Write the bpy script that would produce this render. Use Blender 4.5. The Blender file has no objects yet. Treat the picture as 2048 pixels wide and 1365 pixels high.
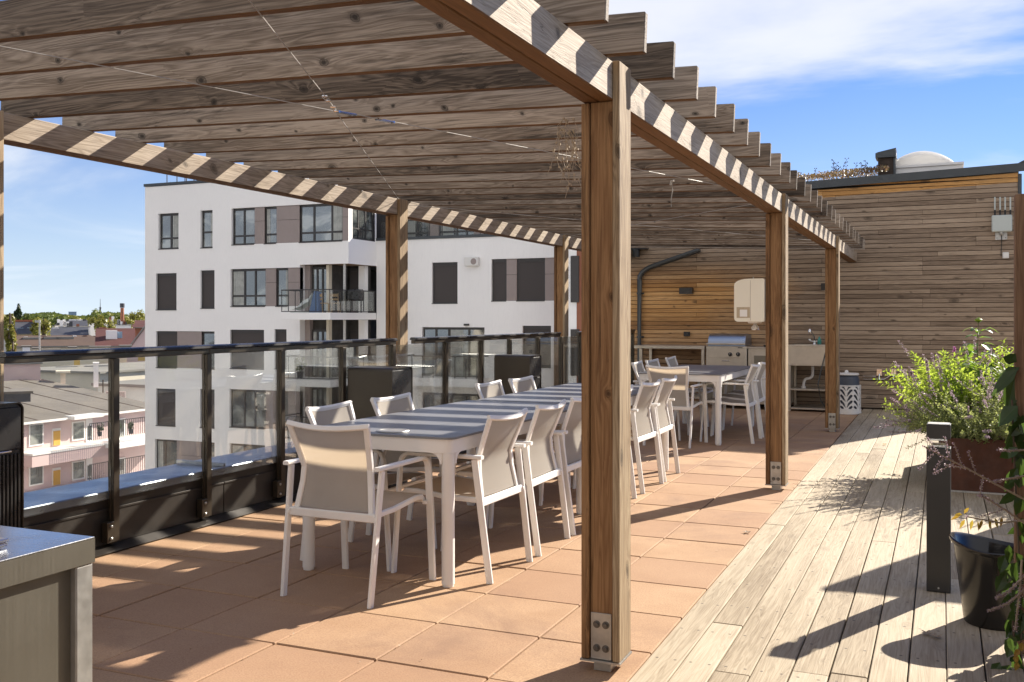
import bpy, bmesh, math, random
from mathutils import Vector, Matrix, noise
R = math.radians
random.seed(7)
SC = bpy.context.scene
COL = SC.collection

# ------------------------------------------------------------------ camera, world, sun, exposure
FPX, HY, CX, CH, TH = 1972.0, 637.0, 1024.0, 1.35, 0.41081   # photo calibration (pixels of the 2048 wide photo)
cd = bpy.data.cameras.new('camera')
cam = bpy.data.objects.new('camera', cd); COL.objects.link(cam)
cam.location = (0, 0, CH); cam.rotation_euler = (R(90), 0, TH)
cd.sensor_width = 36; cd.lens = FPX / 2048 * 36; cd.shift_y = -(682.5 - HY) / 2048
cd.clip_start = 0.05; cd.clip_end = 6000
SC.camera = cam

SUN_AZ = math.atan2(0.41, 0.912)      # clockwise from +Y
SUN_EL = R(30.7)
sd = bpy.data.lights.new('sun', 'SUN'); sd.energy = 4.9; sd.angle = R(0.53); sd.color = (1.0, 0.915, 0.80)
sun = bpy.data.objects.new('sun', sd); COL.objects.link(sun)
S = Vector((math.sin(SUN_AZ) * math.cos(SUN_EL), math.cos(SUN_AZ) * math.cos(SUN_EL), math.sin(SUN_EL)))
sun.rotation_euler = S.to_track_quat('Z', 'Y').to_euler()

W = bpy.data.worlds.new('World'); SC.world = W; W.use_nodes = True
def build_world():
    nt = W.node_tree; N = nt.nodes; L = nt.links; N.clear()
    out = N.new('ShaderNodeOutputWorld'); bg = N.new('ShaderNodeBackground'); bg.inputs['Strength'].default_value = 0.060
    L.new(bg.outputs[0], out.inputs[0])
    sky = N.new('ShaderNodeTexSky'); sky.sky_type = 'NISHITA'; sky.sun_disc = False
    sky.sun_elevation = SUN_EL; sky.sun_rotation = SUN_AZ; sky.air_density = 1.0; sky.dust_density = 0.25; sky.ozone_density = 2.2; sky.altitude = 60
    hs = N.new('ShaderNodeHueSaturation'); hs.inputs['Saturation'].default_value = 1.25; hs.inputs['Value'].default_value = 1.0
    L.new(sky.outputs[0], hs.inputs['Color'])
    tint = N.new('ShaderNodeMix'); tint.data_type = 'RGBA'; tint.blend_type = 'MULTIPLY'; tint.inputs[0].default_value = 1.0
    L.new(hs.outputs[0], tint.inputs[6]); tint.inputs[7].default_value = (0.36, 0.53, 0.90, 1)
    tc = N.new('ShaderNodeTexCoord'); sep = N.new('ShaderNodeSeparateXYZ'); L.new(tc.outputs['Generated'], sep.inputs[0])
    # clouds lie on a high flat layer: direction / (z + c)
    def mth(op, a, b=None, clamp=False):
        m = N.new('ShaderNodeMath'); m.operation = op; m.use_clamp = clamp
        for i, v in enumerate((a, b)):
            if v is None: continue
            if isinstance(v, (int, float)): m.inputs[i].default_value = v
            else: L.new(v, m.inputs[i])
        return m.outputs[0]
    zc = mth('ADD', mth('MAXIMUM', sep.outputs[2], 0.0), 0.10)
    u = mth('DIVIDE', sep.outputs[0], zc); v = mth('DIVIDE', sep.outputs[1], zc)
    cb = N.new('ShaderNodeCombineXYZ'); L.new(u, cb.inputs[0]); L.new(v, cb.inputs[1])
    mp = N.new('ShaderNodeMapping'); mp.inputs['Rotation'].default_value = (0, 0, R(38)); mp.inputs['Scale'].default_value = (0.55, 1.0, 1)
    mp.inputs['Location'].default_value = (3.93, 3.47, 0)
    L.new(cb.outputs[0], mp.inputs[0])
    n1 = N.new('ShaderNodeTexNoise'); n1.inputs['Scale'].default_value = 0.62; n1.inputs['Detail'].default_value = 7; n1.inputs['Roughness'].default_value = 0.55; n1.inputs['Distortion'].default_value = 0.7
    L.new(mp.outputs[0], n1.inputs['Vector'])
    n2 = N.new('ShaderNodeTexNoise'); n2.inputs['Scale'].default_value = 0.23; n2.inputs['Detail'].default_value = 3
    L.new(mp.outputs[0], n2.inputs['Vector'])
    s = mth('ADD', mth('MULTIPLY', n1.outputs[0], 0.62), mth('MULTIPLY', n2.outputs[0], 0.5))
    rp = N.new('ShaderNodeValToRGB'); L.new(s, rp.inputs[0])
    rp.color_ramp.elements[0].position = 0.555; rp.color_ramp.elements[0].color = (0, 0, 0, 1)
    rp.color_ramp.elements[1].position = 0.70; rp.color_ramp.elements[1].color = (1, 1, 1, 1)
    rp.color_ramp.interpolation = 'EASE'
    back = mth('MULTIPLY', mth('ADD', mth('MULTIPLY', sep.outputs[1], -1.0), 0.12), 2.2, True)  # white overcast added behind the camera to lift and neutralise the fill light
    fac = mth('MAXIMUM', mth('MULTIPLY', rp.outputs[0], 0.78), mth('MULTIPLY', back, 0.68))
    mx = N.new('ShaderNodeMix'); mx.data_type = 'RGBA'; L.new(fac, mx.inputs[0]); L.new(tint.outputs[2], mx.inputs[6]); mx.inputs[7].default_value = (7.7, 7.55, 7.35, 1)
    # pale veil near the horizon
    hz = mth('MULTIPLY', mth('POWER', mth('SUBTRACT', 1.0, mth('MAXIMUM', sep.outputs[2], 0.0), True), 7.0), mth('ADD', 0.9, mth('MULTIPLY', sep.outputs[0], -1.9), True))
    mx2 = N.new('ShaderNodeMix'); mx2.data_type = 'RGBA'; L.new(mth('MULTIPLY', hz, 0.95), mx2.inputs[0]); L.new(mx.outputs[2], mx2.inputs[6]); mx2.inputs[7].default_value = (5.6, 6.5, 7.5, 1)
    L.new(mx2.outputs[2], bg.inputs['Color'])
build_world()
SC.view_settings.view_transform = 'Standard'; SC.view_settings.look = 'None'
SC.view_settings.exposure = 1.27; SC.view_settings.gamma = 1; SC.view_settings.use_curve_mapping = False

# ------------------------------------------------------------------ photo pixel -> world helpers
COST, SINT = math.cos(TH), math.sin(TH)
def gx(x, wx):
    t = (x - CX) / FPX; wy = wx * (COST + t * SINT) / (t * COST - SINT); return wy, -wx * SINT + wy * COST
def gy(x, wy):
    t = (x - CX) / FPX; wx = wy * (t * COST - SINT) / (COST + t * SINT); return wx, -wx * SINT + wy * COST
def on_y(x, y, wy):              # point of a plane facing along Y
    wx, d = gy(x, wy); return wx, CH - (y - HY) * d / FPX
def on_x(x, y, wx):              # point of a plane facing along X
    wy, d = gx(x, wx); return wy, CH - (y - HY) * d / FPX
def at_d(x, y, d):
    r = (x - CX) / FPX * d
    return Vector((r * COST - d * SINT, r * SINT + d * COST, CH - (y - HY) * d / FPX))

# ------------------------------------------------------------------ materials
MATS = {}
class NB:
    def __init__(s, name):
        s.m = bpy.data.materials.new(name); s.m.use_nodes = True; s.nt = s.m.node_tree; s.N = s.nt.nodes; s.L = s.nt.links
        s.b = s.N['Principled BSDF']; s.out = s.N['Material Output']; MATS[name] = s.m
    def n(s, t, **k):
        o = s.N.new('ShaderNode' + t)
        for a, v in k.items():
            if a.startswith('i_'):
                key = a[2:].replace('_', ' ')
                o.inputs[key].default_value = v
            else: setattr(o, a, v)
        return o
    def l(s, a, b): s.L.new(a, b)
    def val(s, v, inp):
        if isinstance(v, (int, float, tuple)): inp.default_value = v
        else: s.l(v, inp)
    def math(s, op, a, b=0.0, clamp=False):
        m = s.n('Math', operation=op, use_clamp=clamp); s.val(a, m.inputs[0]); s.val(b, m.inputs[1]); return m.outputs[0]
    def mix(s, f, a, b, bt='MIX'):
        m = s.n('Mix', data_type='RGBA', blend_type=bt); s.val(f, m.inputs[0]); s.val(a, m.inputs[6]); s.val(b, m.inputs[7]); return m.outputs[2]
    def noise(s, vec, scale, detail=4, rough=0.55, dist=0.0):
        n = s.n('TexNoise'); n.inputs['Scale'].default_value = scale; n.inputs['Detail'].default_value = detail
        n.inputs['Roughness'].default_value = rough; n.inputs['Distortion'].default_value = dist
        if vec is not None: s.l(vec, n.inputs['Vector'])
        return n.outputs[0]
    def ramp(s, v, *st, ip='LINEAR'):
        r = s.n('ValToRGB'); s.l(v, r.inputs[0]); cr = r.color_ramp; cr.interpolation = ip
        while len(cr.elements) < len(st): cr.elements.new(0.5)
        for e, (p, c) in zip(cr.elements, st):
            e.position = p; e.color = c if len(c) == 4 else (*c, 1)
        return r.outputs[0]
    def bump(s, h, st, dist=0.01):
        b = s.n('Bump'); b.inputs['Strength'].default_value = st; b.inputs['Distance'].default_value = dist; s.l(h, b.inputs['Height']); s.l(b.outputs[0], s.b.inputs['Normal']); return b
    def mapping(s, vec, scale=(1, 1, 1), loc=None, rot=None):
        m = s.n('Mapping'); s.l(vec, m.inputs[0]); m.inputs['Scale'].default_value = scale
        if rot: m.inputs['Rotation'].default_value = rot
        if loc is not None:
            if isinstance(loc, tuple): m.inputs['Location'].default_value = loc
            else: s.l(loc, m.inputs['Location'])
        return m.outputs[0]
def v3(c): return (c[0], c[1], c[2], 1)

def plain(name, col, rough=0.5, metal=0.0, var=0.06, vs=3.0, bump=0.0, bs=60, spec=0.5, dirt=0.0):
    q = NB(name); tc = q.n('TexCoord').outputs['Object']
    n = q.noise(tc, vs, 6, 0.6); f = q.ramp(n, (0.3, (0, 0, 0)), (0.7, (1, 1, 1)))
    a = tuple(x * (1 - var) for x in col); b = tuple(min(1, x * (1 + var)) for x in col)
    c = q.mix(f, v3(a), v3(b))
    if dirt > 0:
        m = q.mapping(tc, (9, 9, 1.3)); d = q.noise(m, 2.0, 7, 0.65); d = q.ramp(d, (0.5, (0, 0, 0)), (0.75, (1, 1, 1)))
        c = q.mix(q.math('MULTIPLY', d, dirt), c, v3(tuple(x * 0.55 for x in col)))
    q.l(c, q.b.inputs['Base Color']); q.b.inputs['Metallic'].default_value = metal
    q.b.inputs['Specular IOR Level'].default_value = spec
    rr = q.ramp(q.noise(tc, vs * 2.7, 5), (0.3, (rough * 0.82,) * 3), (0.7, (min(1, rough * 1.18),) * 3)); q.l(rr, q.b.inputs['Roughness'])
    if bump > 0: q.bump(q.noise(tc, bs, 4), bump, 0.004)
    return q.m

def wood(name, dark, mid, light, axis='X', ks=1.0, knot=0.75, crack=0.6, gscale=1.0, bump=0.5, rough=0.75, patch=None, patch_fn=None, rv=0.22, screws=False, kacr=3.2, ringw=0.4, streak=0.5, under=None):
    """weathered timber: grain along one object axis, knots, drying cracks, tone per board"""
    q = NB(name); tcn = q.n('TexCoord'); tc = tcn.outputs['Object']
    geo = q.n('NewGeometry'); oi = q.n('ObjectInfo')
    rnd = q.math('FRACT', q.math('ADD', geo.outputs['Random Per Island'], q.math('MULTIPLY', oi.outputs['Random'], 7.31)))
    off = q.n('CombineXYZ'); q.l(q.math('MULTIPLY', rnd, 37.0), off.inputs[0]); q.l(q.math('MULTIPLY', rnd, 91.0), off.inputs[1]); q.l(q.math('MULTIPLY', rnd, 53.0), off.inputs[2])
    def sc(a, b):
        return {'X': (a, b, b), 'Y': (b, a, b), 'Z': (b, b, a)}[axis]
    # knots : a flattened cell pattern
    spx = q.n('SeparateXYZ'); q.l(tc, spx.inputs[0]); X_, Y_, Z_ = spx.outputs
    along, acr = {'X': (X_, q.math('ADD', Z_, q.math('MULTIPLY', Y_, 0.35))), 'Y': (Y_, q.math('ADD', Z_, X_)), 'Z': (Z_, q.math('ADD', X_, Y_))}[axis]
    kc2 = q.n('CombineXYZ'); q.l(q.math('ADD', q.math('MULTIPLY', q.math('ADD', along, q.math('MULTIPLY', acr, 0.3)), 2.2*ks), q.math('MULTIPLY', rnd, 37.0)), kc2.inputs[0]); q.l(q.math('ADD', q.math('MULTIPLY', acr, kacr), q.math('MULTIPLY', rnd, 91.0)), kc2.inputs[1])
    kn_ = q.n('TexNoise'); kn_.inputs['Scale'].default_value = 1.1; kn_.inputs['Detail'].default_value = 3; q.l(kc2.outputs[0], kn_.inputs['Vector'])
    kdi = q.n('VectorMath', operation='MULTIPLY_ADD'); q.l(kn_.outputs[1], kdi.inputs[0]); kdi.inputs[1].default_value = (0.34, 0.34, 0.34); q.l(kc2.outputs[0], kdi.inputs[2])
    vo = q.n('TexVoronoi', voronoi_dimensions='2D'); q.l(kdi.outputs[0], vo.inputs['Vector']); vo.inputs['Scale'].default_value = 1.0; vo.inputs['Randomness'].default_value = 1.0
    kcs = q.n('SeparateXYZ'); q.l(vo.outputs['Color'], kcs.inputs[0])
    kd = q.math('MULTIPLY', vo.outputs['Distance'], q.math('ADD', 0.85, q.math('MULTIPLY', kcs.outputs[0], 2.2)))
    kring = q.ramp(kd, (0.03, (1, 1, 1)), (0.075, (0.55, 0.55, 0.55)), (0.085, (0.9, 0.9, 0.9)), (0.10, (0.25, 0.25, 0.25)), (0.17, (0, 0, 0)))
    bend = q.math('DIVIDE', 0.05, q.math('ADD', kd, 0.09))
    boff = q.n('CombineXYZ')
    for i in range(3): q.l(q.math('MULTIPLY', bend, {'X': (0.0, 1.0, 1.0), 'Y': (1.0, 0.0, 1.0), 'Z': (1.0, 1.0, 0.0)}[axis][i]), boff.inputs[i])
    gv0 = q.mapping(tc, sc(0.7 * gscale, 13.0 * gscale), off.outputs[0])
    add = q.n('VectorMath', operation='ADD'); q.l(gv0, add.inputs[0]); q.l(boff.outputs[0], add.inputs[1]); gv = add.outputs[0]
    g1 = q.noise(gv, 1.1, 3, 0.5, 1.2)
    rings = q.math('FRACT', q.math('MULTIPLY', g1, 9.0))
    rings = q.math('ABSOLUTE', q.math('SUBTRACT', rings, 0.5))     # 0..0.5
    fine = q.noise(q.mapping(tc, sc(3.0, 140.0), off.outputs[0]), 1.0, 4, 0.7)
    tone = q.noise(q.mapping(tc, sc(0.6, 4.5), off.outputs[0]), 1.0, 5, 0.6)
    t = q.math('ADD', q.math('MULTIPLY', rings, ringw), q.math('ADD', q.math('MULTIPLY', fine, 0.42), q.math('MULTIPLY', tone, 0.55)))
    t = q.math('ADD', t, q.math('MULTIPLY', q.math('SUBTRACT', rnd, 0.5), rv))
    col = q.ramp(t, (0.30, v3(dark)), (0.56, v3(mid)), (0.84, v3(light)))
    if patch:                                                        # weather-protected warmer areas
        pf = patch_fn(q, tc)
        pc = q.ramp(t, (0.30, v3(patch[0])), (0.56, v3(patch[1])), (0.84, v3(patch[2])))
        col = q.mix(pf, col, pc)
    kc = tuple(x * 0.32 for x in dark)
    col = q.mix(q.math('MULTIPLY', kring, knot), col, v3(kc))
    stn = q.noise(q.mapping(tc, sc(1.6, 38.0), off.outputs[0]), 1.0, 6, 0.7, 0.4); stm = q.noise(q.mapping(tc, sc(1.1, 5.0), off.outputs[0]), 1.3, 3)
    stk = q.math('MULTIPLY', q.ramp(stn, (0.50, (0, 0, 0)), (0.66, (1, 1, 1))), q.ramp(stm, (0.40, (0.15, 0.15, 0.15)), (0.60, (1, 1, 1))))
    col = q.mix(q.math('MULTIPLY', stk, streak), col, v3(tuple(x * 0.45 for x in dark)))
    cr = q.noise(q.mapping(tc, sc(0.9, 26.0), off.outputs[0]), 1.0, 5, 0.6, 0.6)
    crk = q.ramp(cr, (0.492, (0, 0, 0)), (0.5, (1, 1, 1)), (0.508, (0, 0, 0)))
    cm = q.noise(q.mapping(tc, sc(0.5, 3.0), off.outputs[0]), 1.0, 2); cm = q.ramp(cm, (0.52, (0, 0, 0)), (0.62, (1, 1, 1)))
    crk = q.math('MULTIPLY', q.math('MULTIPLY', crk, cm), crack)
    col = q.mix(crk, col, v3(tuple(x * 0.22 for x in dark)))
    if screws:
        sp = q.n('SeparateXYZ'); q.l(tc, sp.inputs[0])
        fy = q.math('ABSOLUTE', q.math('SUBTRACT', q.math('FRACT', q.math('ADD', q.math('DIVIDE', sp.outputs[1], 0.40), q.math('MULTIPLY', rnd, 0.06))), 0.5))
        fx = q.math('FRACT', q.math('DIVIDE', q.math('ADD', sp.outputs[0], 1.055), screws))
        fx = q.math('ABSOLUTE', q.math('SUBTRACT', q.math('ABSOLUTE', q.math('SUBTRACT', fx, 0.48)), 0.27))
        dd = q.math('SQRT', q.math('ADD', q.math('POWER', q.math('MULTIPLY', fy, 0.40), 2.0), q.math('POWER', q.math('MULTIPLY', fx, screws), 2.0)))
        sf = q.ramp(dd, (0.0040, (1, 1, 1)), (0.0058, (0, 0, 0)))
        col = q.mix(q.math('MULTIPLY', sf, 0.8), col, (0.05, 0.04, 0.035, 1))
    if under:                                                        # undersides stay brown without rain; also darkened to put shade lines between rafters
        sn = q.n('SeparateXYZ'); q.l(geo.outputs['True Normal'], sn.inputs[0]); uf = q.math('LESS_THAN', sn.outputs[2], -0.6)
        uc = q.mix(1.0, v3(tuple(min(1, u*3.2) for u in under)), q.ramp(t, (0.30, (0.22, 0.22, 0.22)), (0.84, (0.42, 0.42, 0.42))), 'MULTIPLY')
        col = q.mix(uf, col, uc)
    q.l(col, q.b.inputs['Base Color']); q.b.inputs['Roughness'].default_value = rough; q.b.inputs['Specular IOR Level'].default_value = 0.3
    h = q.math('ADD', q.math('MULTIPLY', fine, 0.6), q.math('MULTIPLY', rings, 0.5)); h = q.math('SUBTRACT', h, q.math('MULTIPLY', crk, 1.5)); h = q.math('SUBTRACT', h, q.math('MULTIPLY', kring, 0.3))
    q.bump(h, bump, 0.0035)
    return q.m

# pergola timber
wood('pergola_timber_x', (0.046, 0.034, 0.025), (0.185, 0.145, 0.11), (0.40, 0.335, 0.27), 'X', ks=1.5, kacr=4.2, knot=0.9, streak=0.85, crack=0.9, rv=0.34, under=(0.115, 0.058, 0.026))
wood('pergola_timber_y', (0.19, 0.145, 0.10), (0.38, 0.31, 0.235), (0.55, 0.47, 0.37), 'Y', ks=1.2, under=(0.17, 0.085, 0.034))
wood('post_timber', (0.075, 0.035, 0.015), (0.205, 0.105, 0.045), (0.34, 0.195, 0.09), 'Z', ks=1.0, streak=0.7, crack=0.9)
wood('post_plank', (0.11, 0.07, 0.038), (0.29, 0.205, 0.12), (0.47, 0.365, 0.235), 'Z', ks=0.85)
wood('deck_timber', (0.19, 0.14, 0.085), (0.405, 0.335, 0.235), (0.55, 0.475, 0.355), 'Y', ks=0.6, knot=0.25, crack=0.25, streak=0.22, ringw=0.22, bump=0.35, screws=0.1345, rv=0.14)
wood('fence_timber', (0.09, 0.05, 0.03), (0.17, 0.10, 0.06), (0.28, 0.18, 0.11), 'Z')
def clad_patch(q, tc):
    sp = q.n('SeparateXYZ'); q.l(tc, sp.inputs[0])
    ax = q.math('MULTIPLY', q.math('SUBTRACT', -0.75, sp.outputs[0]), 0.75)           # sheltered to the left under the roof
    az = q.math('MULTIPLY', q.math('SUBTRACT', 2.25, sp.outputs[2]), 2.5, True)
    band = q.math('MULTIPLY', q.math('SUBTRACT', sp.outputs[2], 0.7), 0.8, True)
    n = q.noise(q.mapping(tc, (0.8, 1, 1.6)), 1.2, 5, 0.6)
    f = q.math('ADD', q.math('ADD', ax, q.math('MULTIPLY', n, 1.5)), -0.15, True)
    f = q.math('MULTIPLY', f, az)
    top = q.math('GREATER_THAN', q.math('ADD', sp.outputs[2], q.math('MULTIPLY', sp.outputs[0], -0.034)), 3.150)
    return q.math('MAXIMUM', q.math('MULTIPLY', q.math('MULTIPLY', f, 0.9), q.math('ADD', band, 0.4, True)), top)
wood('cladding', (0.16, 0.112, 0.078), (0.34, 0.255, 0.18), (0.49, 0.38, 0.28), 'X', ks=0.7, kacr=3.0, knot=0.7, bump=0.3, patch=((0.32, 0.15, 0.045), (0.58, 0.31, 0.105), (0.74, 0.46, 0.20)), patch_fn=clad_patch, rv=0.3, ringw=0.25)

plain('white_paint', (0.80, 0.775, 0.735), 0.38, var=0.03)
plain('black_metal', (0.022, 0.021, 0.020), 0.28, 0.0, vs=2)
plain('bronze_metal', (0.062, 0.050, 0.036), 0.36, 0.55, vs=4, dirt=0.2)
plain('parapet_metal', (0.042, 0.036, 0.030), 0.42, 0.35, vs=2, dirt=0.35)
plain('dark_grey_metal', (0.055, 0.062, 0.066), 0.38, 0.3, vs=3)
plain('pipe_metal', (0.07, 0.075, 0.075), 0.35, 0.4)
plain('galvanised', (0.46, 0.45, 0.42), 0.42, 0.75, var=0.18, vs=14, dirt=0.25)
plain('chrome', (0.75, 0.75, 0.76), 0.12, 1.0)
plain('wire', (0.36, 0.345, 0.32), 0.6, 0.2)
plain('white_plastic', (0.72, 0.70, 0.66), 0.35, var=0.03)
plain('router_plastic', (0.50, 0.54, 0.51), 0.4, var=0.03)
plain('rubber', (0.02, 0.02, 0.02), 0.6)
plain('pot_plastic', (0.014, 0.013, 0.012), 0.22, vs=5, var=0.2)
plain('lamp_black', (0.024, 0.023, 0.022), 0.4)
plain('bollard_metal', (0.035, 0.033, 0.031), 0.42, 0.2)
plain('gas_blue', (0.055, 0.065, 0.085), 0.5, 0.1, dirt=0.3)
plain('corten', (0.085, 0.033, 0.018), 0.85, 0.1, var=0.35, vs=6, bump=0.3, dirt=0.4)
plain('soil', (0.035, 0.024, 0.016), 0.95, var=0.4, vs=20, bump=0.6)
plain('felt', (0.155, 0.138, 0.118), 0.9, var=0.14, vs=0.6, bump=0.2, bs=8)
plain('grey_roof', (0.22, 0.21, 0.19), 0.9, var=0.16, vs=0.15)
plain('stucco_white', (0.90, 0.88, 0.85), 0.85, var=0.03, vs=0.25, bump=0.05, bs=30, dirt=0.10)
plain('stucco_pink', (0.62, 0.47, 0.45), 0.85, var=0.05, vs=0.3)
plain('stucco_mint', (0.60, 0.66, 0.62), 0.85, var=0.05, vs=0.3)
plain('stucco_yellow', (0.62, 0.42, 0.13), 0.85, var=0.1, vs=0.2)
plain('stucco_cream', (0.66, 0.60, 0.48), 0.85, var=0.08, vs=0.2)
plain('brick_red', (0.30, 0.12, 0.07), 0.9, var=0.25, vs=0.6)
plain('roof_red', (0.085, 0.027, 0.022), 0.8, var=0.15, vs=0.4)
plain('roof_brown', (0.085, 0.052, 0.036), 0.85, var=0.12, vs=0.3)
plain('roof_slate', (0.060, 0.062, 0.072), 0.6, var=0.2, vs=0.4)
plain('roof_orange', (0.35, 0.12, 0.06), 0.8, var=0.15, vs=0.6)
plain('yellow_door', (0.62, 0.34, 0.05), 0.6, var=0.05)
plain('panel_taupe', (0.31, 0.255, 0.235), 0.7, var=0.03)
plain('frame_dark', (0.040, 0.036, 0.034), 0.45)
plain('blind', (0.058, 0.048, 0.044), 0.7, var=0.05, vs=30)
plain('curtain', (0.60, 0.62, 0.58), 0.8, var=0.15, vs=3)
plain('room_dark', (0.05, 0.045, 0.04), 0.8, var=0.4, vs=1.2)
plain('chair_wood', (0.50, 0.33, 0.17), 0.6)
plain('blue_cloth', (0.10, 0.17, 0.33), 0.8)
plain('sheer', (0.42, 0.43, 0.40), 0.9, var=0.2, vs=4)
plain('soffit', (0.30, 0.19, 0.11), 0.8)
plain('bark', (0.09, 0.065, 0.045), 0.9, var=0.3, vs=8)
plain('dry_vine', (0.34, 0.27, 0.19), 0.8)
plain('stem_green', (0.14, 0.17, 0.06), 0.7)
plain('knob_black', (0.018, 0.018, 0.018), 0.35)
plain('glass_blue_tower', (0.22, 0.32, 0.42), 0.4)
plain('street', (0.07, 0.07, 0.068), 0.9, var=0.2, vs=0.05)
plain('mortar_dark', (0.05, 0.035, 0.026), 0.95, var=0.3, vs=9)
plain('brand_dark', (0.06, 0.06, 0.06), 0.4)

def steel(name, col, rough, axis, metal=1.0, dirt=0.3):
    q = NB(name); tc = q.n('TexCoord').outputs['Object']
    sc = {'X': (1.5, 220, 220), 'Y': (220, 1.5, 220), 'Z': (220, 220, 1.5)}[axis]
    n = q.noise(q.mapping(tc, sc), 1.0, 3, 0.6)
    bl = q.noise(tc, 5.0, 6, 0.65); bl = q.ramp(bl, (0.4, (0, 0, 0)), (0.72, (1, 1, 1)))
    c = q.mix(q.math('MULTIPLY', bl, dirt), v3(col), v3(tuple(x * 0.6 for x in col))); q.l(c, q.b.inputs['Base Color'])
    q.b.inputs['Metallic'].default_value = metal
    r = q.math('ADD', q.math('MULTIPLY', n, 0.16), q.math('ADD', q.math('MULTIPLY', bl, 0.12), rough - 0.1)); q.l(r, q.b.inputs['Roughness'])
    q.bump(n, 0.08, 0.001); return q.m
steel('steel_top', (0.62, 0.63, 0.64), 0.22, 'X')
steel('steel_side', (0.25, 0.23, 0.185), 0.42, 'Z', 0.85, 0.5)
steel('steel_kitchen', (0.60, 0.545, 0.46), 0.36, 'X', 0.8, 0.4)
steel('cap_metal', (0.30, 0.33, 0.37), 0.30, 'Y', 0.9, 0.35)
steel('hood_sky_tint', (0.34, 0.42, 0.58), 0.3, 'X', 1.0, 0.1)  # blue base colour stands in for sky mirrored in the hood
plain('bolt_steel', (0.16, 0.155, 0.145), 0.4, 0.8)
plain('cream_plastic', (0.80, 0.75, 0.62), 0.35, var=0.02)

def tile_mat():
    q = NB('terracotta_slab'); tc = q.n('TexCoord').outputs['Object']; geo = q.n('NewGeometry')
    rnd = geo.outputs['Random Per Island']
    n = q.noise(tc, 2.2, 8, 0.62); f = q.ramp(n, (0.3, (0, 0, 0)), (0.72, (1, 1, 1)))
    c = q.mix(f, (0.38, 0.238, 0.130, 1), (0.53, 0.36, 0.213, 1))
    c = q.mix(q.math('MULTIPLY', rnd, 0.75), c, (0.33, 0.195, 0.115, 1))
    fi = q.noise(tc, 140, 3, 0.7); c = q.mix(q.ramp(fi, (0.35, (0.6, 0.6, 0.6)), (0.6, (0, 0, 0))), c, (0.24, 0.13, 0.08, 1))
    # small pits
    vo = q.n('TexVoronoi'); q.l(q.mapping(tc, (45, 120, 45)), vo.inputs['Vector']); vo.inputs['Scale'].default_value = 1.0
    pit = q.ramp(vo.outputs['Distance'], (0.08, (1, 1, 1)), (0.16, (0, 0, 0)))
    pm = q.noise(tc, 1.7, 4); pit = q.math('MULTIPLY', pit, q.ramp(pm, (0.42, (0, 0, 0)), (0.66, (1, 1, 1))))
    c = q.mix(q.math('MULTIPLY', pit, 0.9), c, (0.10, 0.055, 0.035, 1))
    st = q.noise(tc, 0.9, 7, 0.7, 0.5); st = q.ramp(st, (0.52, (0, 0, 0)), (0.68, (1, 1, 1)))
    c = q.mix(q.math('MULTIPLY', st, 0.6), c, (0.22, 0.13, 0.085, 1))
    q.l(c, q.b.inputs['Base Color']); q.b.inputs['Roughness'].default_value = 0.82; q.b.inputs['Specular IOR Level'].default_value = 0.3
    q.bump(q.math('SUBTRACT', q.math('MULTIPLY', fi, 0.5), pit), 0.35, 0.003)
tile_mat()

def top_mat():
    q = NB('table_laminate'); tc = q.n('TexCoord').outputs['Object']
    n = q.noise(tc, 3, 6, 0.6); c = q.mix(n, (0.15, 0.155, 0.165, 1), (0.20, 0.20, 0.21, 1)); q.l(c, q.b.inputs['Base Color'])
    r = q.ramp(q.noise(tc, 7, 6, 0.65), (0.3, (0.34,) * 3), (0.7, (0.46,) * 3)); q.l(r, q.b.inputs['Roughness']); q.b.inputs['Specular IOR Level'].default_value = 0.6
    q.bump(q.noise(tc, 700, 2), 0.06, 0.001)
top_mat()

def fabric_mat():
    q = NB('sling_fabric'); tc = q.n('TexCoord').outputs['Object']
    w = q.n('TexWave'); w.bands_direction = 'X'; q.l(tc, w.inputs[0]); w.inputs['Scale'].default_value = 190
    w2 = q.n('TexWave'); w2.bands_direction = 'Z'; q.l(tc, w2.inputs[0]); w2.inputs['Scale'].default_value = 190
    m = q.math('MULTIPLY', w.outputs[1], w2.outputs[1]); n = q.noise(tc, 4, 5)
    c = q.mix(m, (0.47, 0.435, 0.38, 1), (0.62, 0.58, 0.52, 1)); c = q.mix(q.math('MULTIPLY', n, 0.35), c, (0.40, 0.36, 0.31, 1))
    d = q.n('BsdfDiffuse'); q.l(c, d.inputs[0]); t = q.n('BsdfTranslucent'); t.inputs[0].default_value = (0.55, 0.44, 0.31, 1)
    ms = q.n('MixShader'); ms.inputs[0].default_value = 0.38; q.l(d.outputs[0], ms.inputs[1]); q.l(t.outputs[0], ms.inputs[2])
    tr = q.n('BsdfTransparent'); ms2 = q.n('MixShader'); ms2.inputs[0].default_value = 0.06; q.l(ms.outputs[0], ms2.inputs[1]); q.l(tr.outputs[0], ms2.inputs[2])
    q.l(ms2.outputs[0], q.out.inputs[0])
fabric_mat()

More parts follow.
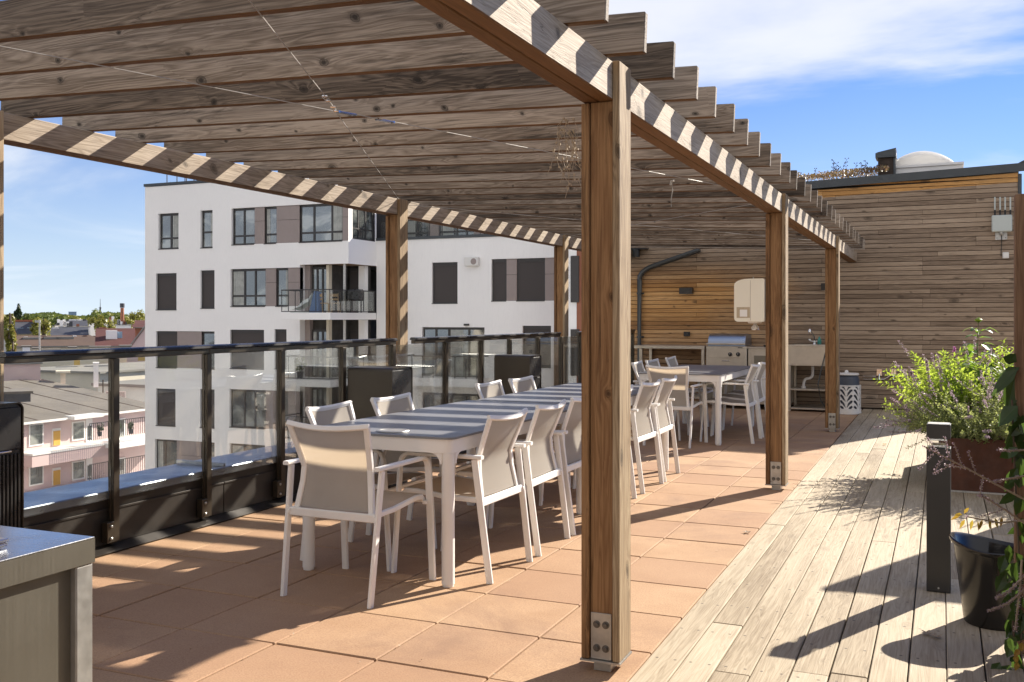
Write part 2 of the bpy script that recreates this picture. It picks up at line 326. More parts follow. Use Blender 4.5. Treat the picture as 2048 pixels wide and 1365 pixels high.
def clear_glass():
    q = NB('clear_glass'); q.N.remove(q.b)
    tr = q.n('BsdfTransparent'); tr.inputs[0].default_value = (0.965, 0.972, 0.96, 1)
    gl = q.n('BsdfGlossy'); gl.inputs['Roughness'].default_value = 0.015; gl.inputs[0].default_value = (0.9, 0.92, 0.92, 1)
    fr = q.n('Fresnel'); fr.inputs[0].default_value = 1.25
    # a film of dust
    tc = q.n('TexCoord').outputs['Object']; nz = q.noise(tc, 2.0, 6, 0.6)
    df = q.n('BsdfDiffuse'); df.inputs[0].default_value = (0.55, 0.52, 0.46, 1)
    m1 = q.n('MixShader'); q.l(q.math('MULTIPLY', nz, 0.05), m1.inputs[0]); q.l(tr.outputs[0], m1.inputs[1]); q.l(df.outputs[0], m1.inputs[2])
    m2 = q.n('MixShader'); q.l(q.math('MULTIPLY', fr.outputs[0], 0.6), m2.inputs[0]); q.l(m1.outputs[0], m2.inputs[1]); q.l(gl.outputs[0], m2.inputs[2])
    q.l(m2.outputs[0], q.out.inputs[0])
clear_glass()
def window_glass():
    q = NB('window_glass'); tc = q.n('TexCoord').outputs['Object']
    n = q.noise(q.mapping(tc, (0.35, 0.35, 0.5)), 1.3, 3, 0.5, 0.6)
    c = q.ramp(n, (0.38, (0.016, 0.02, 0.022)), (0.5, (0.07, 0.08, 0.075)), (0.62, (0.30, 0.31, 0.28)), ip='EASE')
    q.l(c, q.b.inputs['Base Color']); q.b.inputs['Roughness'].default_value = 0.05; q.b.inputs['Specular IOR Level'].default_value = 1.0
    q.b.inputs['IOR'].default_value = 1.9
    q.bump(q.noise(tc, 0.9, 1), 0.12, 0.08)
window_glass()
def leaf_mat(name, c1, c2, trans, tf=0.45, rough=0.5):
    q = NB(name); geo = q.n('NewGeometry'); q.N.remove(q.b)
    c = q.ramp(geo.outputs['Random Per Island'], (0.0, v3(c1)), (1.0, v3(c2)))
    d = q.n('BsdfPrincipled'); q.l(c, d.inputs['Base Color']); d.inputs['Roughness'].default_value = rough
    t = q.n('BsdfTranslucent'); tcx = q.mix(0.6, c, v3(trans)); q.l(tcx, t.inputs[0])
    m = q.n('MixShader'); m.inputs[0].default_value = tf; q.l(d.outputs[0], m.inputs[1]); q.l(t.outputs[0], m.inputs[2]); q.l(m.outputs[0], q.out.inputs[0])
leaf_mat('leaf_lime', (0.17, 0.26, 0.03), (0.36, 0.44, 0.08), (0.62, 0.78, 0.08), 0.55)
leaf_mat('leaf_bush', (0.14, 0.18, 0.055), (0.34, 0.36, 0.17), (0.55, 0.62, 0.17), 0.5)
leaf_mat('leaf_broad', (0.045, 0.10, 0.02), (0.10, 0.19, 0.035), (0.34, 0.52, 0.05), 0.45, 0.35)
leaf_mat('leaf_vine', (0.014, 0.032, 0.010), (0.035, 0.07, 0.018), (0.16, 0.27, 0.04), 0.3, 0.35)
leaf_mat('leaf_autumn', (0.26, 0.10, 0.02), (0.34, 0.26, 0.05), (0.55, 0.40, 0.05), 0.45)
leaf_mat('flower_mauve', (0.27, 0.20, 0.23), (0.42, 0.33, 0.35), (0.55, 0.4, 0.5), 0.35)
leaf_mat('flower_purple', (0.30, 0.10, 0.28), (0.42, 0.18, 0.36), (0.6, 0.2, 0.5), 0.4)
leaf_mat('leaf_tree', (0.07, 0.11, 0.02), (0.16, 0.19, 0.035), (0.25, 0.30, 0.05), 0.3)
leaf_mat('leaf_tree_yellow', (0.16, 0.17, 0.03), (0.28, 0.25, 0.05), (0.35, 0.35, 0.05), 0.3)
leaf_mat('leaf_poplar', (0.025, 0.05, 0.018), (0.05, 0.085, 0.03), (0.1, 0.16, 0.03), 0.2)
leaf_mat('sedum', (0.12, 0.11, 0.03), (0.34, 0.16, 0.11), (0.4, 0.3, 0.1), 0.3)

# ------------------------------------------------------------------ mesh builder and object helpers
def origin_of(p):
    v = Vector((0, 0, 0))
    while p is not None: v += Vector(p.location); p = p.parent
    return v
class MB:
    def __init__(s): s.v = []; s.f = []
    def add(s, vs, fs):
        o = len(s.v); s.v += [tuple(v) for v in vs]; s.f += [tuple(i + o for i in f) for f in fs]; return s
    def box(s, x0, x1, y0, y1, z0, z1, M=None, c=0.0):
        if x0 > x1: x0, x1 = x1, x0
        if y0 > y1: y0, y1 = y1, y0
        if z0 > z1: z0, z1 = z1, z0
        if c <= 0:
            vs = [Vector(p) for p in ((x0,y0,z0),(x1,y0,z0),(x1,y1,z0),(x0,y1,z0),(x0,y0,z1),(x1,y0,z1),(x1,y1,z1),(x0,y1,z1))]
            fs = [(0,3,2,1),(4,5,6,7),(0,1,5,4),(1,2,6,5),(2,3,7,6),(3,0,4,7)]
        else:                                                       # box with all edges chamfered
            c = min(c, (x1-x0)*.45, (y1-y0)*.45, (z1-z0)*.45)
            X, Y, Z = (x0, x1), (y0, y1), (z0, z1); vs = []; idx = {}
            for i in (0, 1):
                for j in (0, 1):
                    for k in (0, 1):
                        sx, sy, sz = (c if i == 0 else -c), (c if j == 0 else -c), (c if k == 0 else -c)
                        for a, p in enumerate(((X[i], Y[j]+sy, Z[k]+sz), (X[i]+sx, Y[j], Z[k]+sz), (X[i]+sx, Y[j]+sy, Z[k]))):
                            idx[(i, j, k, a)] = len(vs); vs.append(Vector(p))
            g = lambda i, j, k, a: idx[(i, j, k, a)]
            fs = []
            for i in (0, 1): fs.append((g(i,0,0,0), g(i,1,0,0), g(i,1,1,0), g(i,0,1,0)))
            for j in (0, 1): fs.append((g(0,j,0,1), g(1,j,0,1), g(1,j,1,1), g(0,j,1,1)))
            for k in (0, 1): fs.append((g(0,0,k,2), g(1,0,k,2), g(1,1,k,2), g(0,1,k,2)))
            for i in (0, 1):
                for j in (0, 1): fs.append((g(i,j,0,0), g(i,j,0,1), g(i,j,1,1), g(i,j,1,0)))
            for i in (0, 1):
                for k in (0, 1): fs.append((g(i,0,k,0), g(i,0,k,2), g(i,1,k,2), g(i,1,k,0)))
            for j in (0, 1):
                for k in (0, 1): fs.append((g(0,j,k,1), g(0,j,k,2), g(1,j,k,2), g(1,j,k,1)))
            for i in (0, 1):
                for j in (0, 1):
                    for k in (0, 1): fs.append((g(i,j,k,0), g(i,j,k,1), g(i,j,k,2)))
            cen = Vector(((x0+x1)/2, (y0+y1)/2, (z0+z1)/2)); ff = []
            for f in fs:
                a, b, d = vs[f[0]], vs[f[1]], vs[f[2]]; n = (b - a).cross(d - a); m = sum((vs[i] for i in f), Vector()) / len(f)
                ff.append(f if n.dot(m - cen) > 0 else f[::-1])
            fs = ff
        if M is not None: vs = [M @ v for v in vs]
        return s.add(vs, fs)
    def sweep(s, pts, prof, up=Vector((0, 0, 1)), closed=False, cap=True):
        """profile (list of (a,b)) swept along points; a = side, b = up"""
        pts = [Vector(p) for p in pts]; n = len(pts); k = len(prof); rings = []
        for i, p in enumerate(pts):
            d0 = (pts[i] - pts[i-1]) if (i > 0 or closed) else None
            d1 = (pts[(i+1) % n] - pts[i]) if (i < n-1 or closed) else None
            if d0 is None: d0 = d1
            if d1 is None: d1 = d0
            d0 = d0.normalized(); d1 = d1.normalized(); t = (d0 + d1); t = t.normalized() if t.length > 1e-6 else d1
            u = up - t * up.dot(t)
            if u.length < 1e-4: u = Vector((0, 1, 0)) - t * t.y
            u.normalize(); sd_ = t.cross(u).normalized()
            mit = 1.0 / max(0.4, t.dot(d1))
            bend = (d1 - d0)
            ring = []
            for a, b in prof:
                off = sd_ * a + u * b
                if bend.length > 1e-4:
                    bn = (bend - t * bend.dot(t)).normalized(); off = off + bn * off.dot(bn) * (mit - 1)
                ring.append(p + off)
            rings.append(ring)
        vs = [v for r in rings for v in r]; fs = []
        m = n if closed else n - 1
        for i in range(m):
            a = i * k; b = ((i + 1) % n) * k
            for j in range(k): fs.append((a + j, a + (j+1) % k, b + (j+1) % k, b + j))
        if cap and not closed: fs.append(tuple(range(k))[::-1]); fs.append(tuple((n-1)*k + j for j in range(k)))
        return s.add(vs, fs)
    def tube(s, pts, r, k=10, closed=False):
        rr = r if callable(r) else (lambda i: r)
        prof = [(math.cos(2*math.pi*j/k), math.sin(2*math.pi*j/k)) for j in range(k)]
        if not callable(r): return s.sweep(pts, [(a*r, b*r) for a, b in prof], closed=closed)
        pts = [Vector(p) for p in pts]; vs = []; n = len(pts)
        for i, p in enumerate(pts):
            t = (pts[min(n-1, i+1)] - pts[max(0, i-1)]).normalized(); u = Vector((0, 0, 1)) - t * t.z
            if u.length < 1e-3: u = Vector((0, 1, 0)) - t * t.y
            u.normalize(); w = t.cross(u)
            for a, b in prof: vs.append(p + (w*a + u*b) * rr(i))
        fs = [(i*k+j, i*k+(j+1) % k, (i+1)*k+(j+1) % k, (i+1)*k+j) for i in range(n-1) for j in range(k)]
        fs += [tuple(range(k))[::-1], tuple((n-1)*k+j for j in range(k))]
        return s.add(vs, fs)
    def lathe(s, prof, c=(0, 0, 0), k=32, axis='Z', cap=True):
        vs = []
        for r, z in prof:
            for j in range(k):
                a = 2*math.pi*j/k; x, y = r*math.cos(a), r*math.sin(a)
                p = {'Z': (x, y, z), 'Y': (x, z, y), 'X': (z, x, y)}[axis]
                vs.append((p[0]+c[0], p[1]+c[1], p[2]+c[2]))
        n = len(prof); fs = [(i*k+j, i*k+(j+1) % k, (i+1)*k+(j+1) % k, (i+1)*k+j) for i in range(n-1) for j in range(k)]
        if cap: fs += [tuple(range(k))[::-1], tuple((n-1)*k+j for j in range(k))]
        return s.add(vs, fs)
    def prism(s, poly, z0, z1, axis='Z'):
        """polygon extruded; axis Z: poly is (x,y); Y: (x,z); X: (y,z)"""
        def P(a, b, t): return {'Z': (a, b, t), 'Y': (a, t, b), 'X': (t, a, b)}[axis]
        n = len(poly); vs = [P(a, b, z0) for a, b in poly] + [P(a, b, z1) for a, b in poly]
        fs = [tuple(range(n))[::-1], tuple(range(n, 2*n))] + [(i, (i+1) % n, n+(i+1) % n, n+i) for i in range(n)]
        return s.add(vs, fs)
    def quad(s, a, b, c, d): return s.add([a, b, c, d], [(0, 1, 2, 3)])
    def build(s, name, mat, parent=None, local=False, smooth=False, **props):
        me = bpy.data.meshes.new(name)
        o0 = Vector((0, 0, 0)) if (parent is None or local) else origin_of(parent)
        me.from_pydata([(v[0]-o0.x, v[1]-o0.y, v[2]-o0.z) for v in s.v], [], s.f)
        bm = bmesh.new(); bm.from_mesh(me); bmesh.ops.recalc_face_normals(bm, faces=bm.faces); bm.to_mesh(me); bm.free()
        if smooth:
            for p in me.polygons: p.use_smooth = True
            try: me.set_sharp_from_angle(angle=R(35))
            except Exception: pass
        for m in (mat if isinstance(mat, (list, tuple)) else [mat]): me.materials.append(MATS[m])
        o = bpy.data.objects.new(name, me); COL.objects.link(o); o.parent = parent
        for k, v in props.items(): o[k] = v
        return o
    def raw(s, name, mat, parent=None, local=False, **props):          # no normal recalculation (leaves)
        me = bpy.data.meshes.new(name)
        o0 = Vector((0, 0, 0)) if (parent is None or local) else origin_of(parent)
        me.from_pydata([(v[0]-o0.x, v[1]-o0.y, v[2]-o0.z) for v in s.v], [], s.f)
        me.materials.append(MATS[mat]); o = bpy.data.objects.new(name, me); COL.objects.link(o); o.parent = parent
        for k, v in props.items(): o[k] = v
        return o
def thing(name, label, cat, loc=(0, 0, 0), rz=0.0, group=None):
    o = bpy.data.objects.new(name, None); COL.objects.link(o); o.location = loc; o.rotation_euler = (0, 0, rz)
    o.empty_display_size = 0.2; o['label'] = label; o['category'] = cat
    if group: o['group'] = group
    return o
def copy_tree(o, parent=None):
    c = o.copy(); COL.objects.link(c); c.parent = parent
    for ch in [k for k in bpy.data.objects if k.parent == o]: copy_tree(ch, c)
    return c
def rprof(w, h, c):                                                  # chamfered rectangle profile
    a, b = w/2, h/2
    return [(-a+c, -b), (a-c, -b), (a, -b+c), (a, b-c), (a-c, b), (-a+c, b), (-a, b-c), (-a, -b+c)]
def arc(p0, p1, p2, n=5):                                            # rounded corner p0-p1-p2
    p0, p1, p2 = Vector(p0), Vector(p1), Vector(p2)
    return [(p0*(1-t)**2 + p1*2*t*(1-t) + p2*t*t) for t in [i/n for i in range(n+1)]]

# ------------------------------------------------------------------ terrace ground
DX0 = -1.058                                                         # tile / deck boundary
WALLY = 15.45
m = MB()
px, py = 0.489, 0.513
for i in range(-7, 1):
    for j in range(-15, 20):
        x1 = -1.560 + px*(i+1); x0 = x1 - px; y0 = 5.411 + py*j; y1 = y0 + py
        if x1 > DX0 + .02: continue
        dz = random.uniform(-.0018, .0018); g = random.uniform(.0030, .0050)
        a = random.uniform(-.0012, .0012)
        M = Matrix.Translation((0, 0, dz)) @ Matrix.Rotation(a, 4, 'Y')
        m.box(x0+g, x1-g, y0+g, y1-g, -.04, 0, Matrix.Translation(((x0+x1)/2, (y0+y1)/2, dz)) @ Matrix.Rotation(a*2, 4, 'X') @ Matrix.Translation((-(x0+x1)/2, -(y0+y1)/2, 0)), c=.004)
x1 = DX0 - .004
for j in range(-15, 20):
    y0 = 5.411 + py*j; m.box(-1.560+px+.002, x1, y0+.003, y0+py-.003, -.04, 0, c=.003) if x1 > -1.560+px+.01 else None
m.build('terrace_tiles', 'terracotta_slab', kind='structure')
MB().box(-4.6, 3.2, -3, 15.6, -.4, -.022).build('tile_bed', 'mortar_dark', kind='structure')

m = MB(); bw = 0.1345; nb = 26
rg = random.Random(3)
for i in range(nb):
    x0 = DX0 + i*bw; y = -2.6 - rg.uniform(0, 2)
    while y < 15.38:
        L_ = rg.choice((2.4, 3.0, 3.6, 4.2)); y1 = min(15.38, y + L_)
        a = rg.uniform(-.0012, .0012); dz = rg.uniform(-.0012, .0012)
        m.box(x0+.0025+a, x0+bw-.0025+a, max(y, -2.6)+.002, y1-.002, -.012, .016+dz, c=.0035)
        y = y1
m.build('wooden_deck', 'deck_timber', kind='structure')
MB().box(DX0+.01, DX0+nb*bw, -2.6, 15.35, -.02, -.0135).build('deck_underlay', 'rubber', kind='structure')

# ------------------------------------------------------------------ pergola
def zr(x): return 2.330 + 0.0368*(-1.145 - x)                        # underside of the rafters
RS, RY0, RT, RHt = 0.422, 3.082, 0.036, 0.150
perg = thing('pergola', 'long weathered timber pergola with slatted roof over the dining tables', 'pergola', (-2.9, 6, 0))
TILT = math.atan(0.0368)
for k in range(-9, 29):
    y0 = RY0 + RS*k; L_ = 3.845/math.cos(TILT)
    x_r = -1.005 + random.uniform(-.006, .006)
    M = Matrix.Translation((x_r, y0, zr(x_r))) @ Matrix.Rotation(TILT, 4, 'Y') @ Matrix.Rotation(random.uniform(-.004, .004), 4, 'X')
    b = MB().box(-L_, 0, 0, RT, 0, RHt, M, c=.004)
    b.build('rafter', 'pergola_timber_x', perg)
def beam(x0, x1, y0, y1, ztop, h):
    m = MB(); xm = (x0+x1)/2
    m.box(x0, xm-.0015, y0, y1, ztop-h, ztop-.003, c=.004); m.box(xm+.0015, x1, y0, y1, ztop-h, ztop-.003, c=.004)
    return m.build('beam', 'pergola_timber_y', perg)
beam(-1.268, -1.145, -.9, 3.655, zr(-1.145), .150)
beam(-1.268, -1.145, 3.657, 7.985, zr(-1.145)-.001, .150)
beam(-1.268, -1.145, 7.987, WALLY-.06, zr(-1.145)-.002, .150)
beam(-4.723, -4.600, -.9, 3.655, zr(-4.6)-.001, .152)
beam(-4.723, -4.600, 3.657, 7.985, zr(-4.6)-.001, .152)
beam(-4.723, -4.600, 7.987, WALLY-.06, zr(-4.6)-.001, .152)
PY = (-0.75, 3.58, 7.91, 12.24)
def post(xo, side, y, zb):
    """post of two planks round a recessed core; xo = face of the beam, side=+1 when that face looks to +x"""
    zt = zb; z0 = .045; D = .150
    xa, xb = xo, xo - .092                                           # core
    core = MB().box(xa-.001, xb, y+.014, y+D-.012, z0, zt-.152, c=.003)
    p = core.build('post', 'post_timber', perg)
    MB().box(xo+.0005, xo+.0285, y, y+D, z0, zt-.004, c=.003).build('side_plank', 'post_plank', p)
    MB().box(xb-.0325, xb-.001, y, y+D, z0, zt-.156, c=.003).build('side_plank', 'post_timber', p)
    MB().box(xb-.036, xo+.032, y-.004, y+D+.004, z0-.008, z0-.001).box(xb+.012, xa-.012, y+.02, y+D-.02, 0, z0-.009).build('shoe', 'galvanised', p)
    MB().box(xb+.004, xa-.006, y+.0075, y+.0138, z0+.002, z0+.178, c=.001).build('base_plate', 'galvanised', p)
    for bx in (.028, .064):
        for bz in (.045, .135):
            c0 = (xb+bx, 0, z0+bz)
            b = MB().lathe([(.0075, y-.0035), (.009, y-.001), (.009, y+.0045), (.0145, y+.0046), (.0145, y+.0074)], c0, 12, 'Y')
            b.build('bolt', 'bolt_steel', p)
    return p
for y in PY: post(-1.145, 1, y, zr(-1.145))
for y in PY: post(-4.600, 1, y, zr(-4.6))
def wire(pts, r=.0023):
    return MB().tube(pts, r, 6).build('brace_wire', 'wire', perg)
def zw(x): return zr(x) - .012
X0 = Vector((-2.74, 4.12, 0)); X0.z = zw(X0.x)-.005
def wp(x, y, dz=0): return Vector((x, y, zw(x)+dz))
wire([wp(-1.27, 7.86), X0 + Vector((.03, .05, 0))]); wire([X0, wp(-4.6, -.55)])
wire([wp(-4.6, 7.95), X0 + Vector((-.03, .05, .002))]); wire([X0 + Vector((0, 0, .004)), wp(-1.27, .95)])
wire([wp(-4.6, 8.1, -.03), wp(-1.27, 12.2, -.06)]); wire([wp(-4.6, 12.2, -.03), wp(-1.27, 8.1, -.03)])
# tensioners at the crossing
for a, b in ((X0, wp(-1.27, 7.86)), (X0, wp(-1.27, .95))):
    d = (b - a).normalized()
    for t0 in (.06, .30):
        c0 = a + d*t0; u = Vector((0, 0, 1)); w = d.cross(u).normalized()
        mm = MB()
        mm.tube([c0 - d*.05 + w*.010, c0 + d*.05 + w*.010], .0035, 6); mm.tube([c0 - d*.05 - w*.010, c0 + d*.05 - w*.010], .0035, 6)
        mm.tube([c0 - d*.05 - w*.012, c0 - d*.05 + w*.012], .006, 6); mm.tube([c0 + d*.05 - w*.012, c0 + d*.05 + w*.012], .006, 6)
        mm.build('tensioner', 'chrome', perg)
# dried climber near the first post and a bit of string
mm = MB(); rr = random.Random(5)
for i in range(16):
    p = at_d(1128 + rr.uniform(-10, 20), 250 + rr.uniform(-22, 30), 4.3); pts = [p]
    for j in range(7):
        p = p + Vector((rr.uniform(-.02, .028), rr.uniform(-.02, .02), -rr.uniform(.015, .05))); pts.append(p)
    mm.tube(pts, .0013, 4)
    for q in pts[::2]: mm.box(q.x-.004, q.x+.004, q.y-.004, q.y+.004, q.z-.005, q.z+.003)
o = mm.build('dried_vine', 'dry_vine'); o['label'] = 'tangle of dry pale vine strands hanging beside the nearest pergola post'; o['category'] = 'vine'
mm = MB(); p = at_d(1344, 364, 6.0)
mm.tube([p, p+Vector((.004, 0, -.05)), p+Vector((-.006, 0, -.11)), p+Vector((-.004, 0, -.15))], .003, 6).tube([p + Vector((.012, 0, .006)), p + Vector((-.004, 0, .004)), p + Vector((-.01, 0, -.02))], .006, 6)
o = mm.build('knotted_cord', 'wire'); o['label'] = 'short pale knotted cord hanging from the wire under the rafters'; o['category'] = 'cord'

# ------------------------------------------------------------------ parapet and glass railing
par = thing('parapet_wall', 'low dark metal clad parapet with a wide sloping sheet cap under the glass railing', 'parapet', (-4.6, 6, 0))
m = MB()
m.box(-4.80, -4.47, -2.6, 14.95, -.3, .325)
m.build('core', 'parapet_metal', par)
ys = [-2.6, -.55, 1.45, 3.4, 5.35, 7.3, 9.3, 11.3, 13.2, 14.95]
for a, b in zip(ys[:-1], ys[1:]):
    mm = MB().box(-4.4695, -4.4625, a+.003, b-.003, .03, .235, c=.002)
    mm.box(-4.4620, -4.4560, a+.003, b-.003, .228, .240, c=.001)
    mm.build('face_sheet', 'parapet_metal', par)
    cc = MB(); z0 = .345
    cc.prism([(-4.86, z0-.004), (-4.45, z0), (-4.446, z0-.006), (-4.446, z0-.045), (-4.4525, z0-.045), (-4.4525, z0-.012), (-4.86, z0-.016)], a, b-.001, 'Y')
    cc.box(-4.858, -4.446, b-.020, b, z0+.001, z0+.026, c=.002)
    cc.build('cap_sheet', 'cap_metal', par)
m = MB().prism([(-4.4615, .03), (-4.4615, .002), (-4.36, .002), (-4.355, .010), (-4.44, .028)], -2.6, 14.95, 'Y'); m.build('skirting', 'parapet_metal', par)

rail = thing('glass_railing', 'dark bronze metal railing with clear glass panes along the left edge of the terrace', 'railing', (-4.43, 6, 0))
RX = -4.43
posts_y = [gx(x, RX)[0] for x in (228, 414, 562, 685, 785)]
posts_y = [posts_y[0]-.795*k for k in range(7, 0, -1)] + posts_y + [gx(x, RX)[0] for x in (891, 962, 1019, 1076, 1122)]
posts_y += [12.45, 13.3, 14.1, 14.9]
for y in posts_y:
    m = MB().box(RX-.024, RX-.004, y-.022, y+.022, .035, 1.115, c=.002).box(RX+.000, RX+.022, y-.022, y+.022, .05, 1.115, c=.002)
    m.box(RX-.005, RX+.001, y-.012, y+.012, .05, 1.115)
    p = m.build('post', 'bronze_metal', rail)
    MB().box(RX-.020, RX+.027, y-.075, y-.0225, .05, .17, c=.003).build('bracket', 'bronze_metal', p)
    for z in (.075, .145): MB().lathe([(.009, RX+.0275), (.009, RX+.034), (.005, RX+.037)], (0, y-.048, z), 10, 'X').build('bolt', 'galvanised', p)
def rails(y0, y1):
    m = MB().box(RX-.020, RX+.020, y0, y1, 1.116, 1.150, c=.003); m.build('lower_rail', 'bronze_metal', rail)
    m = MB()
    prof = [(-.033, 0), (-.030, .013), (-.018, .021), (.018, .021), (.030, .013), (.033, 0), (.030, -.004), (-.030, -.004)]
    m.sweep([(RX, y0, 1.1545), (RX, y1, 1.1545)], prof); m.build('handrail', 'cap_metal' if False else 'black_metal', rail, smooth=True)
for a, b in ((-2.6, .6), (.602, 3.30), (3.60, posts_y[8]), (posts_y[8]+.002, 7.57), (7.90, 10.1), (10.102, 11.66), (12.34, 14.95)): rails(a, b)
for a, b in zip(posts_y[:-1], posts_y[1:]):
    if b - a < .15: continue
    MB().box(RX-.006, RX+.002, a+.026, b-.026, .30, 1.112).build('glass_pane', 'clear_glass', rail)

# ------------------------------------------------------------------ rear wall with cladding
wall = thing('timber_clad_wall', 'tall wall of narrow horizontal timber boards behind the outdoor kitchen', 'wall', (-2, WALLY, 0))
XL, XR = -4.95, 1.015
def ztop(x): return 3.302 + (x + 1.72) * 0.034
body = MB(); body.prism([(XL, -.3), (XR, -.3), (XR, ztop(XR)-.02), (XL, ztop(XL)-.02)], WALLY+.034, WALLY+.34, 'Y'); body.build('core', 'mortar_dark', wall)
m = MB(); pitch = .0672; rg = random.Random(11); z = .03
while z < ztop(XR):
    x = XL; zt = z + pitch - .007
    while x < XR-.05:
        L_ = rg.choice((1.4, 2.1, 2.7, 3.3)); x1 = min(XR-.035, x + L_)
        if XR-.035 - x1 < .3: x1 = XR-.035
        if zt < ztop(x) - .02:
            d = rg.uniform(0, .0035)
            m.box(x+.001, x1-.001, WALLY+d, WALLY+.033, z, zt, c=.003)
        elif z < ztop(x1) - .02:
            m.prism([(x+.001, z), (x1-.001, z), (x1-.001, min(zt, ztop(x1)-.01)), (x+.001, min(zt, max(z+.003, ztop(x)-.01)))], WALLY+.001, WALLY+.033, 'Y')
        x = x1
        if x >= XR-.036: break
    z += pitch
m.build('cladding_boards', 'cladding', wall)
MB().box(XR-.034, XR+.012, WALLY-.014, WALLY+.06, 0, ztop(XR)-.03, c=.002).build('corner_trim', 'dark_grey_metal', wall)
m = MB(); a, b = XL-.05, XR+.06
m.prism([(a, ztop(a)), (b, ztop(b)), (b, ztop(b)+.115), (a, ztop(a)+.115)], WALLY-.045, WALLY-.040, 'Y')
m.prism([(a, ztop(a)+.111), (b, ztop(b)+.111), (b, ztop(b)+.118), (a, ztop(a)+.118)], WALLY-.0395, WALLY+.40, 'Y')
m.prism([(b-.09, ztop(b)+.119), (b, ztop(b)+.119), (b, ztop(b)+.15), (b-.03, ztop(b)+.15)], WALLY-.045, WALLY+.40, 'Y')
m.build('roof_edge_cap', 'dark_grey_metal', wall)
# roof behind the wall with sedum, flue and dome
roof = thing('shed_roof', 'low roof behind the timber wall edge with grey sheet base', 'roof', (-2, 17, 3.3))
m = MB(); m.prism([(XL, ztop(XL)-.3), (XR+.0, ztop(XR)-.3), (XR+.0, ztop(XR)+.10), (XL, ztop(XL)+.10)], WALLY+.41, 22, 'Y'); m.build('roof_deck', 'felt', roof)
MB().box(XR-.02, XR+.01, WALLY+.345, 22, -.3, 3.1).build('side_wall', 'dark_grey_metal', roof)
m = MB(); rg = random.Random(9)
for i in range(9000):
    x = rg.uniform(-4.6, -.72); y = WALLY + .05 + rg.random()**1.4*1.8
    hh = .10 + .10*max(0, noise.noise(Vector((x*2.2, y*2.2, 0)))) + .03*math.exp(-((x+1.0)/.5)**2)
    z = ztop(x) + .12 + hh*(.35+.65*rg.random()) + .10*min(1, (y-WALLY)/.8); s_z = rg.uniform(.012, .03)
    d = Vector((rg.uniform(-1, 1), rg.uniform(-1, 1), rg.uniform(.2, 1))).normalized(); e = d.orthogonal().normalized()*s_z*.6; p = Vector((x, y, z)); d = d*s_z
    m.quad(p, p+e+d*.5, p+d, p-e+d*.5)
o = m.raw('sedum_mat', 'sedum'); o['kind'] = 'stuff'; o['label'] = 'reddish and yellow green sedum growing along the roof edge'; o['category'] = 'sedum'
m = MB()
for i in range(22):
    x = rg.choice((-1.75, -1.5, -1.28, -1.2, -1.05)) + rg.uniform(-.12, .12); y = WALLY+.6; z = ztop(x)+.15; p = Vector((x, y, z)); pts = [p]; hgt = rg.uniform(.1, .34)
    for j in range(6): p = p + Vector((rg.uniform(-.014, .02), 0, hgt/6)); pts.append(p)
    m.tube(pts, .0022, 4)
    for q in pts[3:]:
        for _ in range(2):
            a = rg.uniform(0, 6.3); e = q + Vector((math.cos(a)*.03, 0, .02)); m.tube([q, e], .0016, 4); m.box(e.x-.006, e.x+.006, e.y-.006, e.y+.006, e.z-.006, e.z+.008)
o = m.build('roof_weeds', 'bark'); o['kind'] = 'stuff'; o['label'] = 'thin dry weeds standing up from the sedum roof'; o['category'] = 'weeds'
def wpt(x, y, wy): return on_y(x, y, wy)
fl = thing('roof_flue', 'dark grey metal box flue with sloping hood beside the white dome', 'flue', (-.95, 16.2, 3.5))
x0, zb = wpt(1756, 346, 16.1); x1, _ = wpt(1790, 346, 16.1); _, zt = wpt(1770, 318, 16.1)
MB().box(x0+.005, x1-.02, 16.0, 16.28, zb-.1, zt, c=.004).build('flue_body', 'mortar_dark', fl)
MB().box(x1-.018, x1+.012, 15.99, 16.3, zb-.1, zt, c=.003).build('side_plate', 'dark_grey_metal', fl)
_, za = wpt(1750, 310, 16.1); _, zc = wpt(1790, 299, 16.1)
MB().prism([(x0-.03, zt+.001), (x1+.02, zt+.001), (x1+.02, zc), (x0+.01, za+.015), (x0-.03, za)], 15.95, 16.34, 'Y').build('hood', 'dark_grey_metal', fl)
dm = thing('skylight_dome', 'translucent white dome skylight on a white frame above the wall', 'skylight', (-.4, 16.6, 3.5))
x0, zb = wpt(1768, 347, 16.08); x1, _ = wpt(1925, 330, 16.08); zf = wpt(1768, 337, 16.08)[1]; zf2 = wpt(1925, 327, 16.08)[1]
m = MB(); m.prism([(x0, zb-.1), (x1, zb-.1), (x1, zf2-.012), (x0, zf-.012)], 16.1, 17.25, 'Y'); m.prism([(x0-.02, zf-.01), (x1+.02, zf2-.01), (x1+.02, zf2+.025), (x0-.02, zf+.025)], 16.07, 17.28, 'Y'); m.build('frame', 'white_paint', dm)
m = MB(); n = 18; xa, xb = x0+.02, x1-.08; ztp = wpt(1850, 303, 16.65)[1]
G = []
for i in range(n+1):
    for j in range(n+1):
        u, v = i/n*2-1, j/n*2-1; x = (xa+xb)/2 + u*(xb-xa)/2; y = 16.68 + v*.54; base = zf + (zf2-zf)*i/n + .02
        hgt = (ztp-base)*max(0, (1-u*u))**.75*max(0, (1-v*v))**.5; G.append((x, y, base+hgt))
m.add(G, [(i*(n+1)+j, (i+1)*(n+1)+j, (i+1)*(n+1)+j+1, i*(n+1)+j+1) for i in range(n) for j in range(n)])
q = NB('dome_acrylic'); q.b.inputs['Base Color'].default_value = (.72, .72, .70, 1); q.b.inputs['Roughness'].default_value = .25; q.b.inputs['Transmission Weight'].default_value = .35; q.b.inputs['Subsurface Weight'].default_value = 0.0
